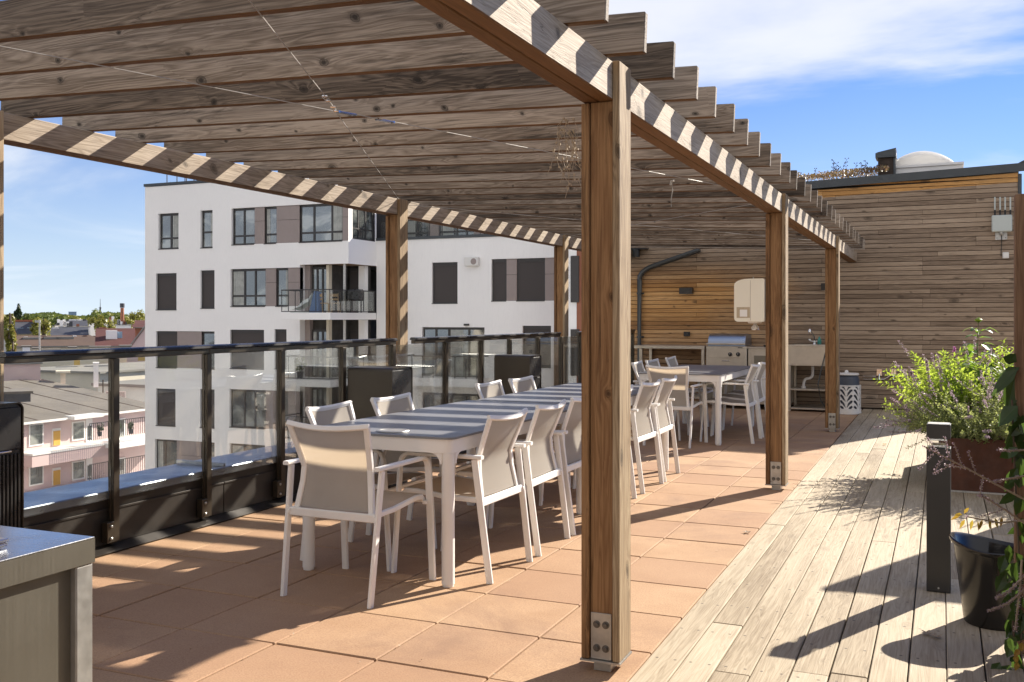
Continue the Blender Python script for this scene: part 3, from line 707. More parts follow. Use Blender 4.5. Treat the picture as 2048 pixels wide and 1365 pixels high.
tb = q.n('BsdfTranslucent'); tb.inputs[0].default_value = (.8, .79, .76, 1); ms = q.n('MixShader'); ms.inputs[0].default_value = .45; q.l(q.b.outputs[0], ms.inputs[1]); q.l(tb.outputs[0], ms.inputs[2]); q.l(ms.outputs[0], q.out.inputs[0])
m.build('dome', 'dome_acrylic', dm, smooth=True)

# ------------------------------------------------------------------ dining tables
def make_table(w, l):
    t = thing('dining_table', '', 'table')
    m = MB(); r = .05; pl = []
    for cx, cy, a0 in ((w/2-r, l/2-r, 0), (-w/2+r, l/2-r, 90), (-w/2+r, -l/2+r, 180), (w/2-r, -l/2+r, 270)):
        for k in range(6): a = R(a0 + 18*k); pl.append((cx + r*math.cos(a), cy + r*math.sin(a)))
    m.prism(pl, .742, .753); m.build('tabletop', 'table_laminate', t)
    m = MB(); i = .008; th = .028; z0, z1 = .672, .7415
    pts = [(w/2-i, l/2-i), (-w/2+i, l/2-i), (-w/2+i, -l/2+i), (w/2-i, -l/2+i)]
    def ring(off):
        out = []
        rr = max(.006, r-off)
        for cx, cy, a0 in ((w/2-r, l/2-r, 0), (-w/2+r, l/2-r, 90), (-w/2+r, -l/2+r, 180), (w/2-r, -l/2+r, 270)):
            for k in range(6): a = R(a0 + 18*k); out.append((cx + rr*math.cos(a), cy + rr*math.sin(a)))
        return out
    A, B = ring(i), ring(i+th); n = len(A)
    vs = [(x, y, z) for (x, y) in A for z in (z0, z1)] + [(x, y, z) for (x, y) in B for z in (z0, z1)]
    fs = []
    for k in range(n):
        k2 = (k+1) % n
        fs += [(2*k, 2*k2, 2*k2+1, 2*k+1), (2*n+2*k, 2*n+2*k+1, 2*n+2*k2+1, 2*n+2*k2), (2*k+1, 2*k2+1, 2*n+2*k2+1, 2*n+2*k+1), (2*k, 2*n+2*k, 2*n+2*k2, 2*k2)]
    m.add(vs, fs); m.build('apron', 'white_paint', t, smooth=True)
    for sx in (-1, 1):
        for sy in (-1, 1):
            R_ = .033; cx, cy = sx*(w/2-.009-R_), sy*(l/2-.009-R_)
            m = MB().lathe([(R_-.004, 0), (R_-.003, .012), (R_, .013), (R_, .6715)], (cx, cy, 0), 24)
            # rounded brackets running into the apron
            for ax in (0, 1):
                g = []; q = .055; n_ = 6; hw = .0125
                for k in range(n_+1):
                    a = R(90*k/n_); g.append((q - q*math.sin(a), -q + q*math.cos(a)))
                poly = [(-.004, 0)] + [(0.0, -q)] + g[::-1] if False else [(-.012, -.0005), (-.012, -q)] + [(q*(1-math.cos(R(90*k/n_))), -q*(1-math.sin(R(90*k/n_)))) for k in range(n_+1)]
                out = [((-sx if ax == 0 else -sy)*(a + R_-.002), b + .6715) for a, b in poly]
                if ax == 0: m.prism([(cx + a, b) for a, b in out], cy + sy*(R_-.0285), cy + sy*(R_-.001), 'Y')
                else: m.prism([(cy + a, b) for a, b in out], cx + sx*(R_-.0285), cx + sx*(R_-.001), 'X')
            m.build('leg', 'white_paint', t, smooth=True)
    return t
TW, TL = .925, 2.08
t0 = make_table(TW, TL)
t0.location = (-2.700, 4.385+TL/2, 0); t0['label'] = 'white framed dining table nearest the camera with dark striped shadow top and a round reflection ring near its end'
t1 = copy_tree(t0); t1.location = (-2.665, 4.385+TL*1.5+.035, 0); t1['label'] = 'middle dining table joined end to end beyond the nearest table'
t2 = copy_tree(t0); t2.location = (-2.60, 10.46+TL/2, 0); t2['label'] = 'far dining table standing in the wall shadow before the outdoor kitchen'
for t in (t0, t1, t2): t['group'] = 'dining tables under the pergola'
t0['label'] = 'white framed dining table nearest the camera with bars of light across its dark top'

o = MB().lathe([(.085, 0), (.088, .002), (.086, .005), (.070, .0055), (.068, .004)], (-2.66, 4.53, .7535), 40).build('round_disc', 'galvanised', smooth=True)  # thin disc added for a pale ring on the tabletop
o['label'] = 'thin pale round disc lying on the near end of the nearest table'; o['category'] = 'coaster'
# ------------------------------------------------------------------ armchairs
def make_chair():
    c = thing('armchair', '', 'chair')
    P = rprof(.020, .034, .004)
    for s in (-1, 1):
        # back leg up to the arm
        MB().sweep([(s*.248, -.285, 0), (s*.262, -.205, .628)], rprof(.019, .036, .004), up=Vector((0, -1, 0))).build('leg', 'white_paint', c)
        pts = [Vector((s*.262, -.250, .640)), Vector((s*.262, .17, .640))] + arc((s*.262, .175, .640), (s*.263, .232, .638), (s*.264, .236, .575), 6)[1:] + [Vector((s*.268, .275, .0))]
        k = 6
        MB().sweep(pts[:k+1], rprof(.034, .019, .004), up=Vector((0, .35, 1))).build('armrest', 'white_paint', c, smooth=True)
        MB().sweep(pts[k:], rprof(.036, .019, .004), up=Vector((0, 1, .1))).build('leg', 'white_paint', c)
    # back frame
    Bx = .207
    def side(s):
        return [Vector((s*.216, -.222, .405)), Vector((s*.196, -.196, .55)), Vector((s*.190, -.192, .625)), Vector((s*.196, -.205, .665)), Vector((s*.220, -.272, .838))]
    pts = side(-1); tr = [Vector((x, -.272 - .030*math.cos(x/.220*math.pi/2), .838 - .014*math.cos(x/.220*math.pi/2))) for x in (-.15, -.075, 0, .075, .15)]
    m = MB()
    for s in (-1, 1): m.sweep(side(s), rprof(.030, .022, .004), up=Vector((0, 1, 0)))
    m.sweep([Vector((-.232, -.270, .842))] + [p + Vector((0, 0, .002)) for p in tr] + [Vector((.232, -.270, .842))], rprof(.022, .026, .004), up=Vector((0, .3, 1)))
    m.sweep([(-.252, -.232, .405), (.252, -.232, .405)], rprof(.022, .040, .004))
    bf = m.build('back_frame', 'white_paint', c)
    # sling back
    n = 14; k = 10; vs = []
    def sx(z):
        for a, b in zip(side(1)[:-1], side(1)[1:]):
            if a.z <= z <= b.z:
                t = (z-a.z)/(b.z-a.z); return a.x + (b.x-a.x)*t, a.y + (b.y-a.y)*t
        return side(1)[-1].x, side(1)[-1].y
    for i in range(n+1):
        z = .428 + (.824-.428)*i/n; xe, ye = sx(z)
        for j in range(k+1):
            u = j/k*2-1; vs.append((u*(xe-.012), ye - .016*(1-u*u) * (0.4 + 1.2*max(0, (z-.62))/.2), z - .010*(1-u*u)*(i/n)))
    fs = [(i*(k+1)+j, i*(k+1)+j+1, (i+1)*(k+1)+j+1, (i+1)*(k+1)+j) for i in range(n) for j in range(k)]
    MB().add(vs, fs).build('backrest', 'sling_fabric', c, smooth=True)
    # seat
    m = MB()
    for s in (-1, 1): m.sweep([(s*.232, -.235, .415), (s*.232, -.05, .418), (s*.232, .16, .438), (s*.232, .215, .436), (s*.232, .236, .418)], rprof(.020, .026, .004))
    m.sweep([(-.24, .236, .416), (.24, .236, .416)], rprof(.022, .022, .005))
    for s in (-1, 1): m.box(s*.24, s*.262, .215, .25, .398, .416, c=.002); m.box(s*.24, s*.256, -.25, -.215, .398, .416, c=.002)
    m.build('seat_frame', 'white_paint', c)
    vs = []; n = 14; k = 10
    ys = [(-.225, .424), (-.05, .427), (.16, .447), (.215, .446), (.240, .432)]
    for i in range(n+1):
        y = -.222 + .462*i/n
        for (a, za), (b, zb) in zip(ys[:-1], ys[1:]):
            if a <= y <= b: z = za + (zb-za)*(y-a)/(b-a)
        for j in range(k+1):
            u = j/k*2-1; vs.append((u*.226, y, z - .020*(1-u*u)*math.sin(math.pi*min(1, (i+1)/n))))
    MB().add(vs, [(i*(k+1)+j, i*(k+1)+j+1, (i+1)*(k+1)+j+1, (i+1)*(k+1)+j) for i in range(n) for j in range(k)]).build('seat', 'sling_fabric', c, smooth=True)
    return c
ch0 = make_chair(); used = [False]
G1 = 'white armchairs around the dining tables'
def chair(x, y, rz, label):
    o = ch0 if not used[0] else copy_tree(ch0); used[0] = True
    o.location = (x, y, 0); o.rotation_euler = (0, 0, R(rz)); o['label'] = label; o['group'] = G1
chair(-2.682, 4.235, -1.0, 'white armchair at the near head of the long table, its taupe back towards the camera')
for y, dz, lb in ((4.81, -1.5, 'white armchair on the deck side of the nearest table, first from the camera'),
                  (5.43, 1.0, 'white armchair on the deck side of the nearest table, second from the camera'),
                  (6.03, -.5, 'white armchair on the deck side half hidden by the nearest pergola post'),
                  (6.88, 2.0, 'white armchair on the deck side of the middle table, right of the nearest post'),
                  (7.62, -2.0, 'white armchair on the deck side of the middle table, middle one of three'),
                  (8.20, 1.0, 'white armchair on the deck side at the far end of the middle table')):
    chair(-2.385, y, 90+dz, lb)
for y, dz, lb in ((4.83, 1.5, 'white armchair on the railing side of the nearest table, closest to the camera'),
                  (5.52, -1.0, 'white armchair on the railing side in front of the first black cabinet'),
                  (7.02, 1.0, 'white armchair on the railing side of the middle table, left of the second black cabinet'),
                  (7.66, -1.5, 'white armchair on the railing side in front of the second black cabinet')):
    chair(-2.985, y, -90+dz, lb)
chair(-2.63, 10.42, -3, 'white armchair at the near head of the far table with its sunlit taupe back')
for y, lb in ((11.0, 'white armchair on the deck side of the far table, nearest to the camera'), (11.62, 'white armchair on the deck side of the far table, partly behind the second post'), (12.22, 'white armchair on the deck side of the far table, closest to the sink')):
    chair(-2.145, y, 90, lb)
for y, dz, lb in ((10.98, 3, 'white armchair on the railing side of the far table, nearest to the camera'), (11.6, -2, 'white armchair on the railing side of the far table, in the middle of three'), (12.5, 0, 'white armchair on the railing side of the far table, closest to the grill')):
    chair(-2.94, y, -90+dz, lb)

# ------------------------------------------------------------------ black cabinets by the railing
def cabinet():
    c = thing('storage_bin', '', 'bin'); w, d, h = .41, .335, .955            # w along x, d along y
    r = .035; prof = []
    # body: rounded top edges in the YZ section (extruded along x)
    def rr(w_, h_, r_):
        pts = [(-w_/2, .03), (w_/2, .03)]
        for k in range(7): a = R(15*k); pts.append((w_/2-r_+r_*math.cos(a), h_-r_+r_*math.sin(a)))
        for k in range(7): a = R(90+15*k); pts.append((-w_/2+r_+r_*math.cos(a), h_-r_+r_*math.sin(a)))
        return pts
    MB().prism(rr(d-.012, h-.006, r), -w/2+.02, w/2-.012, 'X').build('body', 'black_metal', c, smooth=True)
    m = MB()
    P = rr(d, h, r); Q = rr(d-.011, h-.0055, r-.004); n = len(P)
    x0, x1 = -w/2, w/2
    vs = [(x0, a, b) for a, b in P] + [(x1, a, b) for a, b in P] + [(x0, a, b) for a, b in Q] + [(x1, a, b) for a, b in Q]; fs = []
    for i in range(1, n):
        j = (i+1) % n
        fs += [(i, j, n+j, n+i), (2*n+i, 3*n+i, 3*n+j, 2*n+j), (i, 2*n+i, 2*n+j, j), (n+i, n+j, 3*n+j, 3*n+i)]
    m.add(vs, fs); m.build('shell', 'bin_shell', c, smooth=True)
    MB().box(w/2-.011, w/2-.003, -d/2+.012, d/2-.012, .735, h-.022, c=.004).build('hatch', 'black_metal', c)
    MB().box(w/2-.004, w/2+.006, -d/2+.07, d/2-.07, .725, .733, c=.002).build('handle', 'chrome', c)
    m = MB(); k = 15
    for i in range(k):
        y = -d/2+.022 + (d-.044)*i/(k-1); m.box(w/2-.014, w/2-.002, y-.0055, y+.0055, .05, .715, c=.002)
    m.build('louvre', 'black_metal', c)
    MB().box(-w/2+.03, w/2-.03, -d/2+.03, d/2-.03, 0, .03).build('plinth', 'rubber', c)
    return c
q_ = plain('bin_shell', (0.060, 0.048, 0.034), 0.33, 0.45, vs=1.5)
b0 = cabinet()
for i, (y, lb) in enumerate(((3.355-.168, 'black ribbed cabinet cut off by the left edge of the photo'), (6.76+.168, 'black cabinet with ribbed door in front of the second left pergola post'), (9.60+.168, 'black cabinet with smooth door behind the middle table'))):
    o = b0 if i == 0 else copy_tree(b0); o.location = (-4.185, y, 0); o['label'] = lb; o['group'] = 'black cabinets along the railing'
for o in list(bpy.data.objects):                                      # the far one has a smooth door
    if o.parent and o.parent.get('label', '').startswith('black cabinet with smooth'):
        if o.name.startswith('louvre'):
            bpy.data.objects.remove(o)
MB().box(-4.185+.192, -4.185+.199, 9.768-.152, 9.768+.152, .05, .715, c=.003).build('door', 'black_metal', [o for o in bpy.data.objects if o.get('label', '').startswith('black cabinet with smooth')][0])

# ------------------------------------------------------------------ steel serving counter (bottom left)
ct = thing('steel_counter', 'stainless steel counter with galvanised corner posts at the bottom left', 'counter', (-2.1, .6, 0))
cx1, cy1, cz = -1.6, 1.52, .90
MB().box(-2.5, cx1, -.6, cy1, cz-.003, cz, c=.001).box(-2.49, cx1-.002, -.59, cy1-.002, cz-.052, cz-.0035).build('top', 'steel_top', ct)
MB().box(cx1-.0015, cx1+.0005, -.6, cy1, cz-.052, cz-.0035).box(-2.5, cx1, cy1-.0015, cy1+.0005, cz-.052, cz-.0035).build('top_edge', 'steel_side', ct)
for x in (-2.48, cx1-.046):
    for y in (-.58, cy1-.046): MB().box(x, x+.044, y, y+.044, 0, cz-.053, c=.003).build('leg', 'galvanised', ct)
MB().box(cx1-.020, cx1-.017, -.535, cy1-.047, .1, cz-.053).box(-2.43, cx1-.047, cy1-.012, cy1-.009, .1, cz-.053).build('side_panel', 'steel_side', ct)
pl = thing('serving_tray', 'flat polished steel tray lying on the steel counter', 'tray', (-1.95, 1.2, cz))
p = at_d(18, 1088, 1.93)
m = MB().box(p.x-.42, p.x, p.y-.36, p.y+.0, cz+.004, cz+.012, c=.003).box(p.x-.41, p.x-.01, p.y-.35, p.y-.01, cz+.0005, cz+.0035)
m.build('base', 'chrome', pl)
MB().sweep([(p.x-.005, p.y-.355, cz+.016), (p.x-.005, p.y-.005, cz+.016), (p.x-.415, p.y-.005, cz+.016), (p.x-.415, p.y-.355, cz+.016)], rprof(.010, .008, .002), closed=True).build('rim', 'chrome', pl)

# ------------------------------------------------------------------ outdoor kitchen along the wall
KY = 14.80                                                            # front plane of the units
def kx(x): return gy(x, KY)[0]
def kz(x, y, wy=KY): return on_y(x, y, wy)[1]
tb = thing('steel_side_table', 'open steel work table with square legs left of the grill', 'table', (-3.9, 15.1, 0))
xa, xb = -4.38, kx(1409); zt = kz(1330, 692)
MB().box(xa, xb, KY, WALLY-.02, zt-.045, zt, c=.003).build('tabletop', 'steel_kitchen', tb)
for x in (xa+.08, xb-.05):
    for y in (KY+.01, WALLY-.07): MB().box(x, x+.045, y, y+.045, 0, zt-.046, c=.003).build('leg', 'steel_kitchen', tb)
MB().box(xa+.13, xb-.06, KY+.015, KY+.04, .13, .16, c=.002).box(xa+.13, xb-.06, WALLY-.07, WALLY-.045, .13, .16, c=.002).build('lower_rail', 'steel_kitchen', tb)

gr = thing('gas_grill', 'built in stainless gas grill with hood tinted blue for mirrored sky and two black knobs', 'grill', (-3.2, 15.1, 0))
xa, xb = kx(1413), kx(1494); z1 = kz(1450, 693); z2 = kz(1450, 718); z3 = kz(1450, 728)
MB().box(xa, xb, KY-.02, WALLY-.04, .08, z1, c=.004).build('body', 'steel_kitchen', gr)
MB().box(xa+.01, xb-.01, KY-.028, KY-.0205, z2+.02, z1-.03, c=.003).build('control_panel', 'steel_kitchen', gr)
MB().box(xa+.01, xb-.01, KY-.028, KY-.0205, z2-.13, z2+.012, c=.003).build('drawer_front', 'steel_kitchen', gr)
MB().box((xa+xb)/2-.07, (xa+xb)/2+.05, KY-.040, KY-.029, z2-.035, z2-.025, c=.002).build('drawer_handle', 'chrome', gr)
MB().box(xa+.01, xb-.01, KY-.028, KY-.0205, .12, z2-.145, c=.003).build('lower_door', 'steel_side', gr)
MB().box(xb-.13, xb-.06, KY-.030, KY-.0285, z1-.024, z1-.012, c=.0005).build('badge', 'brand_dark', gr)
zh = kz(1450, 668); hp = []
for k in range(9): a = R(90*k/8); hp.append((KY+.03 - .0 + .16*(1-math.sin(R(90*k/8))) if False else KY+.015+.20*(1-math.cos(a)), z1+.03+(zh-z1-.03)*math.sin(a)))
hood = [(KY+.015, z1+.004)] + hp + [(WALLY-.12, zh-.02), (WALLY-.08, z1+.004)]
MB().prism(hood, xa+.02, xb-.03, 'X').build('hood', 'hood_sky_tint', gr, smooth=True)
MB().box(xa+.005, xb-.02, KY-.045, KY-.022, z1+.022, z1+.048, c=.006).build('hood_handle', 'steel_kitchen', gr)
for x in (1461, 1477):
    X = kx(x); Z = kz(x, 709)
    k = MB().lathe([(.031, KY-.037), (.031, KY-.030), (.033, KY-.0285)][::-1] if False else [(.0, KY-.062), (.021, KY-.061), (.024, KY-.045), (.030, KY-.040), (.031, KY-.029)], (X, 0, Z), 24, 'Y').build('knob', 'knob_black', gr, smooth=True)
    MB().box(X-.002, X+.002, KY-.066, KY-.0625, Z-.004, Z+.018).build('pointer', 'white_paint', k)
un = thing('drawer_unit', 'stainless drawer cabinet between the grill and the sink, cut by the second post', 'cabinet', (-2.8, 15.1, 0))
xa, xb = kx(1496), kx(1576); z1 = kz(1515, 698)
MB().box(xa, xb, KY, WALLY-.04, .08, z1, c=.004).build('body', 'steel_kitchen', un)
MB().box(xa-.02, xb, KY-.02, WALLY-.03, z1+.001, z1+.02, c=.003).build('worktop', 'steel_kitchen', un)
for a, b in ((z1-.24, z1-.04), (z1-.47, z1-.26), (z1-.72, z1-.49)):
    d = MB().box(xa+.05, xb-.04, KY-.010, KY-.0005, a, b, c=.003).build('drawer_front', 'steel_kitchen', un)
    MB().box(xa+.09, xb-.08, KY-.014, KY-.0105, a+.02, a+(b-a)*.7, c=.002).build('drawer_recess', 'steel_side', d)
tl = MB(); p = (kx(1530), KY+.2, z1+.03)
tl.lathe([(.02, 0), (.05, .006), (.055, .03), (.05, .034)], (p[0], p[1], z1+.021), 18)
o = tl.build('small_dark_dish', 'knob_black'); o['label'] = 'small dark dish standing on the worktop right of the grill'; o['category'] = 'dish'
sk = thing('utility_sink', 'deep galvanised utility sink on a steel frame beside the third post', 'sink', (-1.9, 15.1, 0))
xa, xb = kx(1577), kx(1657); z1 = kz(1620, 691); z0 = kz(1620, 732)
m = MB(); t_ = .012
m.box(xa, xb, KY-.04, KY-.028, z0, z1, c=.002); m.box(xa, xb, WALLY-.06, WALLY-.048, z0, z1, c=.002); m.box(xa, xa+t_, KY-.0275, WALLY-.061, z0, z1); m.box(xb-t_, xb, KY-.0275, WALLY-.061, z0, z1)
m.box(xa+t_, xb-t_, KY-.0275, WALLY-.061, z0+.03, z0+.04); m.box(xa-.01, xb+.01, KY-.052, KY-.0405, z1-.02, z1+.004, c=.003)
m.build('basin', 'sink_metal' if 'sink_metal' in MATS else 'steel_kitchen', sk)
for x in (xa, xb-.035):
    for y in (KY-.04, WALLY-.09): MB().box(x, x+.035, y, y+.035, 0, z0-.001, c=.002).build('leg', 'steel_kitchen', sk)
for y in (780, 818):
    zz = kz(1620, y); MB().box(xa+.036, xb-.036, KY-.04, WALLY-.06, zz-.012, zz+.012, c=.003).build('shelf', 'steel_kitchen', sk)
m = MB(); X = kx(1622); Y = KY+.2
m.tube([(X, Y, z0), (X, Y, z0-.12)] + arc((X, Y, z0-.12), (X, Y, z0-.2), (X-.09, Y, z0-.2), 6) + arc((X-.09, Y, z0-.2), (X-.13, Y, z0-.22), (X-.13, Y, z0-.32), 5), .02, 12).lathe([(.035, 0), (.035, .05)], (X-.13, Y, z0-.36), 14)
m.build('drain_pipe', 'white_plastic', sk, smooth=True)
m = MB(); X = kx(1624); Y = KY+.33
m.lathe([(.028, 0), (.024, .02), (.014, .03), (.014, .06)], (X, Y, z1+.004), 16)
m.tube([(X, Y, z1+.05), (X-.005, Y-.02, z1+.12), (X-.03, Y-.08, z1+.18), (X-.05, Y-.12, z1+.20)] , .010, 10).lathe([(.016, 0), (.022, .02), (.020, .05), (.012, .07)], (X-.055, Y-.13, z1+.165), 14)
for s in (-1, 1): m.tube([(X, Y, z1+.045), (X+s*.07, Y, z1+.055)], .011, 10).lathe([(.014, -.015), (.020, -.008), (.020, .012), (.012, .018)], (X+s*.07, Y, z1+.075), 12)
m.build('tap', 'chrome', sk, smooth=True)
m = MB().lathe([(.026, 0), (.028, .004), (.028, .07), (.016, .085), (.012, .1), (.012, .115)], (kx(1634), KY+.30, z1+.006), 16)
q_ = plain('green_plastic', (0.05, 0.26, 0.22), .3)
o = m.build('soap_bottle', 'green_plastic', smooth=True); o['label'] = 'small green soap bottle beside the sink tap'; o['category'] = 'bottle'
m = MB(); X = kx(1652)
m.tube([(X, KY-.06, .86), (X-.06, KY-.09, .60), (X-.10, KY-.1, .40), (X-.06, KY-.08, .16), (X+.02, KY-.05, .05)], .009, 8)
o = m.build('sink_hose', 'pipe_metal', smooth=True); o['label'] = 'dark hose hanging in a curve from the sink beside the third post'; o['category'] = 'hose'

# towel dispenser on the second post
dp = thing('towel_dispenser', 'cream white paper towel dispenser hanging on the second pergola post', 'dispenser', (-1.40, 7.98, 1.5))
xr = -1.2705; xl = xr-.235; y0, y1 = 7.86, 8.12
zt_ = 1.35+(637-557)/1972*7.68; zb_ = 1.35+(637-644)/1972*7.68
def rbox(x0, x1, z0, z1, r, n=6):
    out = []
    for cx_, cz_, a0 in ((x1-.012, z1-.012, 0), (x0+r, z1-r*.45, 90), (x0+.03, z0+.03, 180), (x1-.012, z0+.012, 270)):
        rx_, rz_ = (.012, .012) if a0 in (0, 270) else ((r, r*.45) if a0 == 90 else (.03, .03))
        for k in range(n+1): a = R(a0+90*k/n); out.append((cx_+rx_*math.cos(a), cz_+rz_*math.sin(a)))
    return out
xs = (xl+xr)/2 + .01
MB().prism(rbox(xl, xr-.001, zb_, zt_, .11), y0, y1, 'Y').build('cover', 'cream_plastic' if 'cream_plastic' in MATS else 'white_plastic', dp, smooth=True)
MB().prism([(xs-.001, zb_+.01), (xs+.001, zb_+.01), (xs+.001, zt_-.014), (xs-.001, zt_-.014)], y0-.0012, y0-.0002, 'Y').build('seam', 'panel_taupe', dp)
q_ = plain('smoked_window', (0.45, 0.36, 0.24), .3)
MB().box(xl+.02, xs-.004, y0-.0015, y0-.0002, zb_+.03, zb_+.115, c=.0003).build('window', 'smoked_window', dp)
MB().box(xl+.045, xs-.025, y0-.0028, y0-.0018, zb_+.04, zb_+.095).build('paper_roll', 'white_paint', dp)
MB().lathe([(.05, -.012), (.055, -.001)], (xs+.01, (y0+y1)/2, zb_-.001), 20).build('outlet', 'white_plastic', dp)
m = MB(); rg = random.Random(2)
for i in range(14):
    a = rg.uniform(0, 6.28); p = Vector((xs+.015, (y0+y1)/2, zb_-.012)); d = Vector((math.cos(a)*.03, math.sin(a)*.03, -rg.uniform(.03, .055))); e = Vector((-math.sin(a), math.cos(a), 0))*.014
    m.quad(p-e*.6, p+e*.6, p+d+e, p+d-e)
m.raw('paper_towel', 'white_paint', dp)
MB().tube([(xs, (y0+y1)/2, zt_-.005), (xs, (y0+y1)/2, zt_+.02)], .003, 6).build('top_pin', 'wire', dp)

# wall mounted things
def walllamp(x0, x1, y0, y1, label, dep=.12):
    X0, zt = on_y(x0, y0, WALLY-dep); X1, zb = on_y(x1, y1, WALLY-dep)
    t = thing('wall_lamp', label, 'wall lamp', ((X0+X1)/2, WALLY, (zt+zb)/2), group='black wall lamps on the timber wall')
    MB().box(X0, X1, WALLY-dep, WALLY-.012, zb, zt, c=.004).build('housing', 'lamp_black', t)
    MB().box(X0+.01, X1-.01, WALLY-.0125, WALLY-.0005, zb+.01, zt-.01).build('mount', 'lamp_black', t)
    MB().box(X0+.012, X1-.012, WALLY-dep+.012, WALLY-.025, zb-.002, zb-.0003).build('lens', 'white_plastic', t)
walllamp(1358, 1384, 576, 588, 'wide black wall lamp on the orange timber above the side table')
walllamp(1642, 1651, 567, 581, 'black wall lamp just left of the third post', .1)
so = thing('wall_socket', 'small black socket box with cover left of the grill hood', 'socket', (-3.6, WALLY, 1.2))
X0, z1_ = on_y(1367, 664, WALLY-.05); X1, z0_ = on_y(1379, 673, WALLY-.05)
MB().box(X0, X1, WALLY-.05, WALLY-.001, z0_, z1_, c=.006).build('box', 'lamp_black', so); MB().box(X0+.015, X1-.015, WALLY-.054, WALLY-.0505, z0_+.02, z1_-.01, c=.002).build('cover', 'knob_black', so)
so = thing('wall_switch', 'tiny black switch on the timber wall beside the sink tap', 'switch', (-1.9, WALLY, 1.2))
X0, z1_ = on_y(1651, 660, WALLY-.04); X1, z0_ = on_y(1657, 670, WALLY-.04)
MB().box(X0, X1, WALLY-.04, WALLY-.001, z0_, z1_, c=.004).build('plate', 'lamp_black', so); MB().box(X0+.01, X1-.01, WALLY-.045, WALLY-.0405, z0_+.02, z1_-.02, c=.001).build('rocker', 'knob_black', so)
dn = thing('downpipe', 'dark grey downpipe with a long diagonal run on the timber wall', 'downpipe', (-4.4, WALLY, 0))
Yp = WALLY-.06
def pw(x, y): a = on_y(x, y, Yp); return Vector((a[0], Yp, a[1]))
a, b, c3 = pw(1279, 560), pw(1279, 548), pw(1292, 538)
pts = [Vector((a.x, Yp, .05)), a] + arc(a, pw(1279, 545), pw(1300, 535), 5)[1:] + [pw(1400, 500)]
MB().tube(pts, .040, 14).build('pipe', 'pipe_metal', dn, smooth=True)
for zz in (1.05, 1.75): MB().lathe([(.046, -.012), (.046, .012)], (a.x, Yp, zz), 16).box(a.x-.06, a.x+.06, Yp+.036, Yp+.058, zz-.012, zz+.012).build('pipe_clip', 'pipe_metal', dn)
e = thing('roof_outlet', 'short dark pipe stub under the pergola roof left of the diagonal pipe', 'pipe', (-4.6, WALLY, 2.3))
X, Z = on_y(1272, 512, Yp); MB().tube([(X, Yp, Z+.16), (X, Yp, Z-.02)], .06, 14).build('stub', 'pipe_metal', e, smooth=True); MB().box(X-.1, X+.2, Yp-.06, Yp+.05, Z+.1, Z+.17, c=.004).build('collar', 'pipe_metal', e)
# taps with pipes low on the wall
vp = thing('wall_taps', 'pair of small wall taps on shiny plates joined by thin copper pipes', 'tap', (-1, WALLY, .4))
def wv(x, y, d=.03): a = on_y(x, y, WALLY-d); return Vector((a[0], WALLY-d, a[1]))
MB().tube([wv(1726, 759), wv(1755, 759), wv(1768, 759)] , .008, 8).tube([wv(1726, 753), wv(1752, 753)], .008, 8).tube([wv(1768, 759), wv(1774, 756), wv(1780, 752), wv(1796, 752)], .008, 8).build('pipe', 'chrome', vp, smooth=True)
for x in (1758.5, 1787):
    a = wv(x-5.3, 739, .008); b = wv(x+5.3, 752, .008); MB().box(a.x, b.x, WALLY-.010, WALLY-.001, b.z, a.z, c=.001).build('mounting_plate', 'chrome', vp)
    a = wv(x, 751, .06); tpm = MB().tube([a + Vector((0, .05, .01)), a + Vector((0, -.01, .01)), a + Vector((0, -.02, -.06))], .012, 8).build('spout', 'chrome', vp, smooth=True)
q_ = plain('red_plastic', (0.45, 0.05, 0.03), .4)
a = wv(1787, 757, .08); MB().lathe([(.012, 0), (.030, .004), (.030, .014), (.010, .018)], (a.x, a.y, a.z), 12).build('hand_wheel', 'red_plastic', vp)

# gas bottle in a patterned white stand
gb = thing('gas_bottle', 'dark blue gas bottle with white lid standing in the white patterned holder', 'gas bottle', (-1.27, 14.75, 0))
GX, GYY = -1.225, 14.72
zt_ = 1.35-(748-637)/1972*14.0; zm = 1.35-(771-637)/1972*14.0
MB().lathe([(.155, .06), (.165, .10), (.165, zt_-.08), (.150, zt_-.03), (.13, zt_-.01)], (GX, GYY, 0), 40).build('bottle', 'gas_blue', gb, smooth=True)
MB().lathe([(.168, zt_-.012), (.170, zt_+.002), (.16, zt_+.012), (.03, zt_+.016), (.02, zt_+.05), (.005, zt_+.055)], (GX-.01, GYY, 0), 40).build('lid', 'white_plastic', gb, smooth=True)
st = thing('bottle_stand', 'round white stand with cut out leaf pattern holding the gas bottle', 'stand', (-1.27, 14.75, 0))
def ringwall(r0, r1, z0, z1, holes=None, name='band'):
    k = 144; nz = 36; vs = []; fs = []; keep = {}
    def solid(a, z):
        if holes is None: return True
        return not holes(a, z)
    cells = [[solid((j+.5)/k, (i+.5)/nz) for j in range(k)] for i in range(nz)]
    mm = MB()
    for i in range(nz):
        za, zb = z0+(z1-z0)*i/nz, z0+(z1-z0)*(i+1)/nz
        for j in range(k):
            if not cells[i][j]: continue
            a, b = 2*math.pi*j/k, 2*math.pi*(j+1)/k; o = len(mm.v)
            P = [(r*math.cos(t)+GX, r*math.sin(t)+GYY, z) for r in (r0, r1) for t in (a, b) for z in (za, zb)]
            mm.v += P
            mm.f += [(o+4, o+6, o+7, o+5), (o+0, o+1, o+3, o+2)]
            if j == 0 or not cells[i][j-1]: mm.f.append((o, o+4, o+5, o+1))
            if not cells[i][(j+1) % k]: mm.f.append((o+2, o+3, o+7, o+6))
            if i == 0 or not cells[i-1][j]: mm.f.append((o, o+2, o+6, o+4))
            if i == nz-1 or not cells[i+1][j]: mm.f.append((o+1, o+5, o+7, o+3))
    return mm
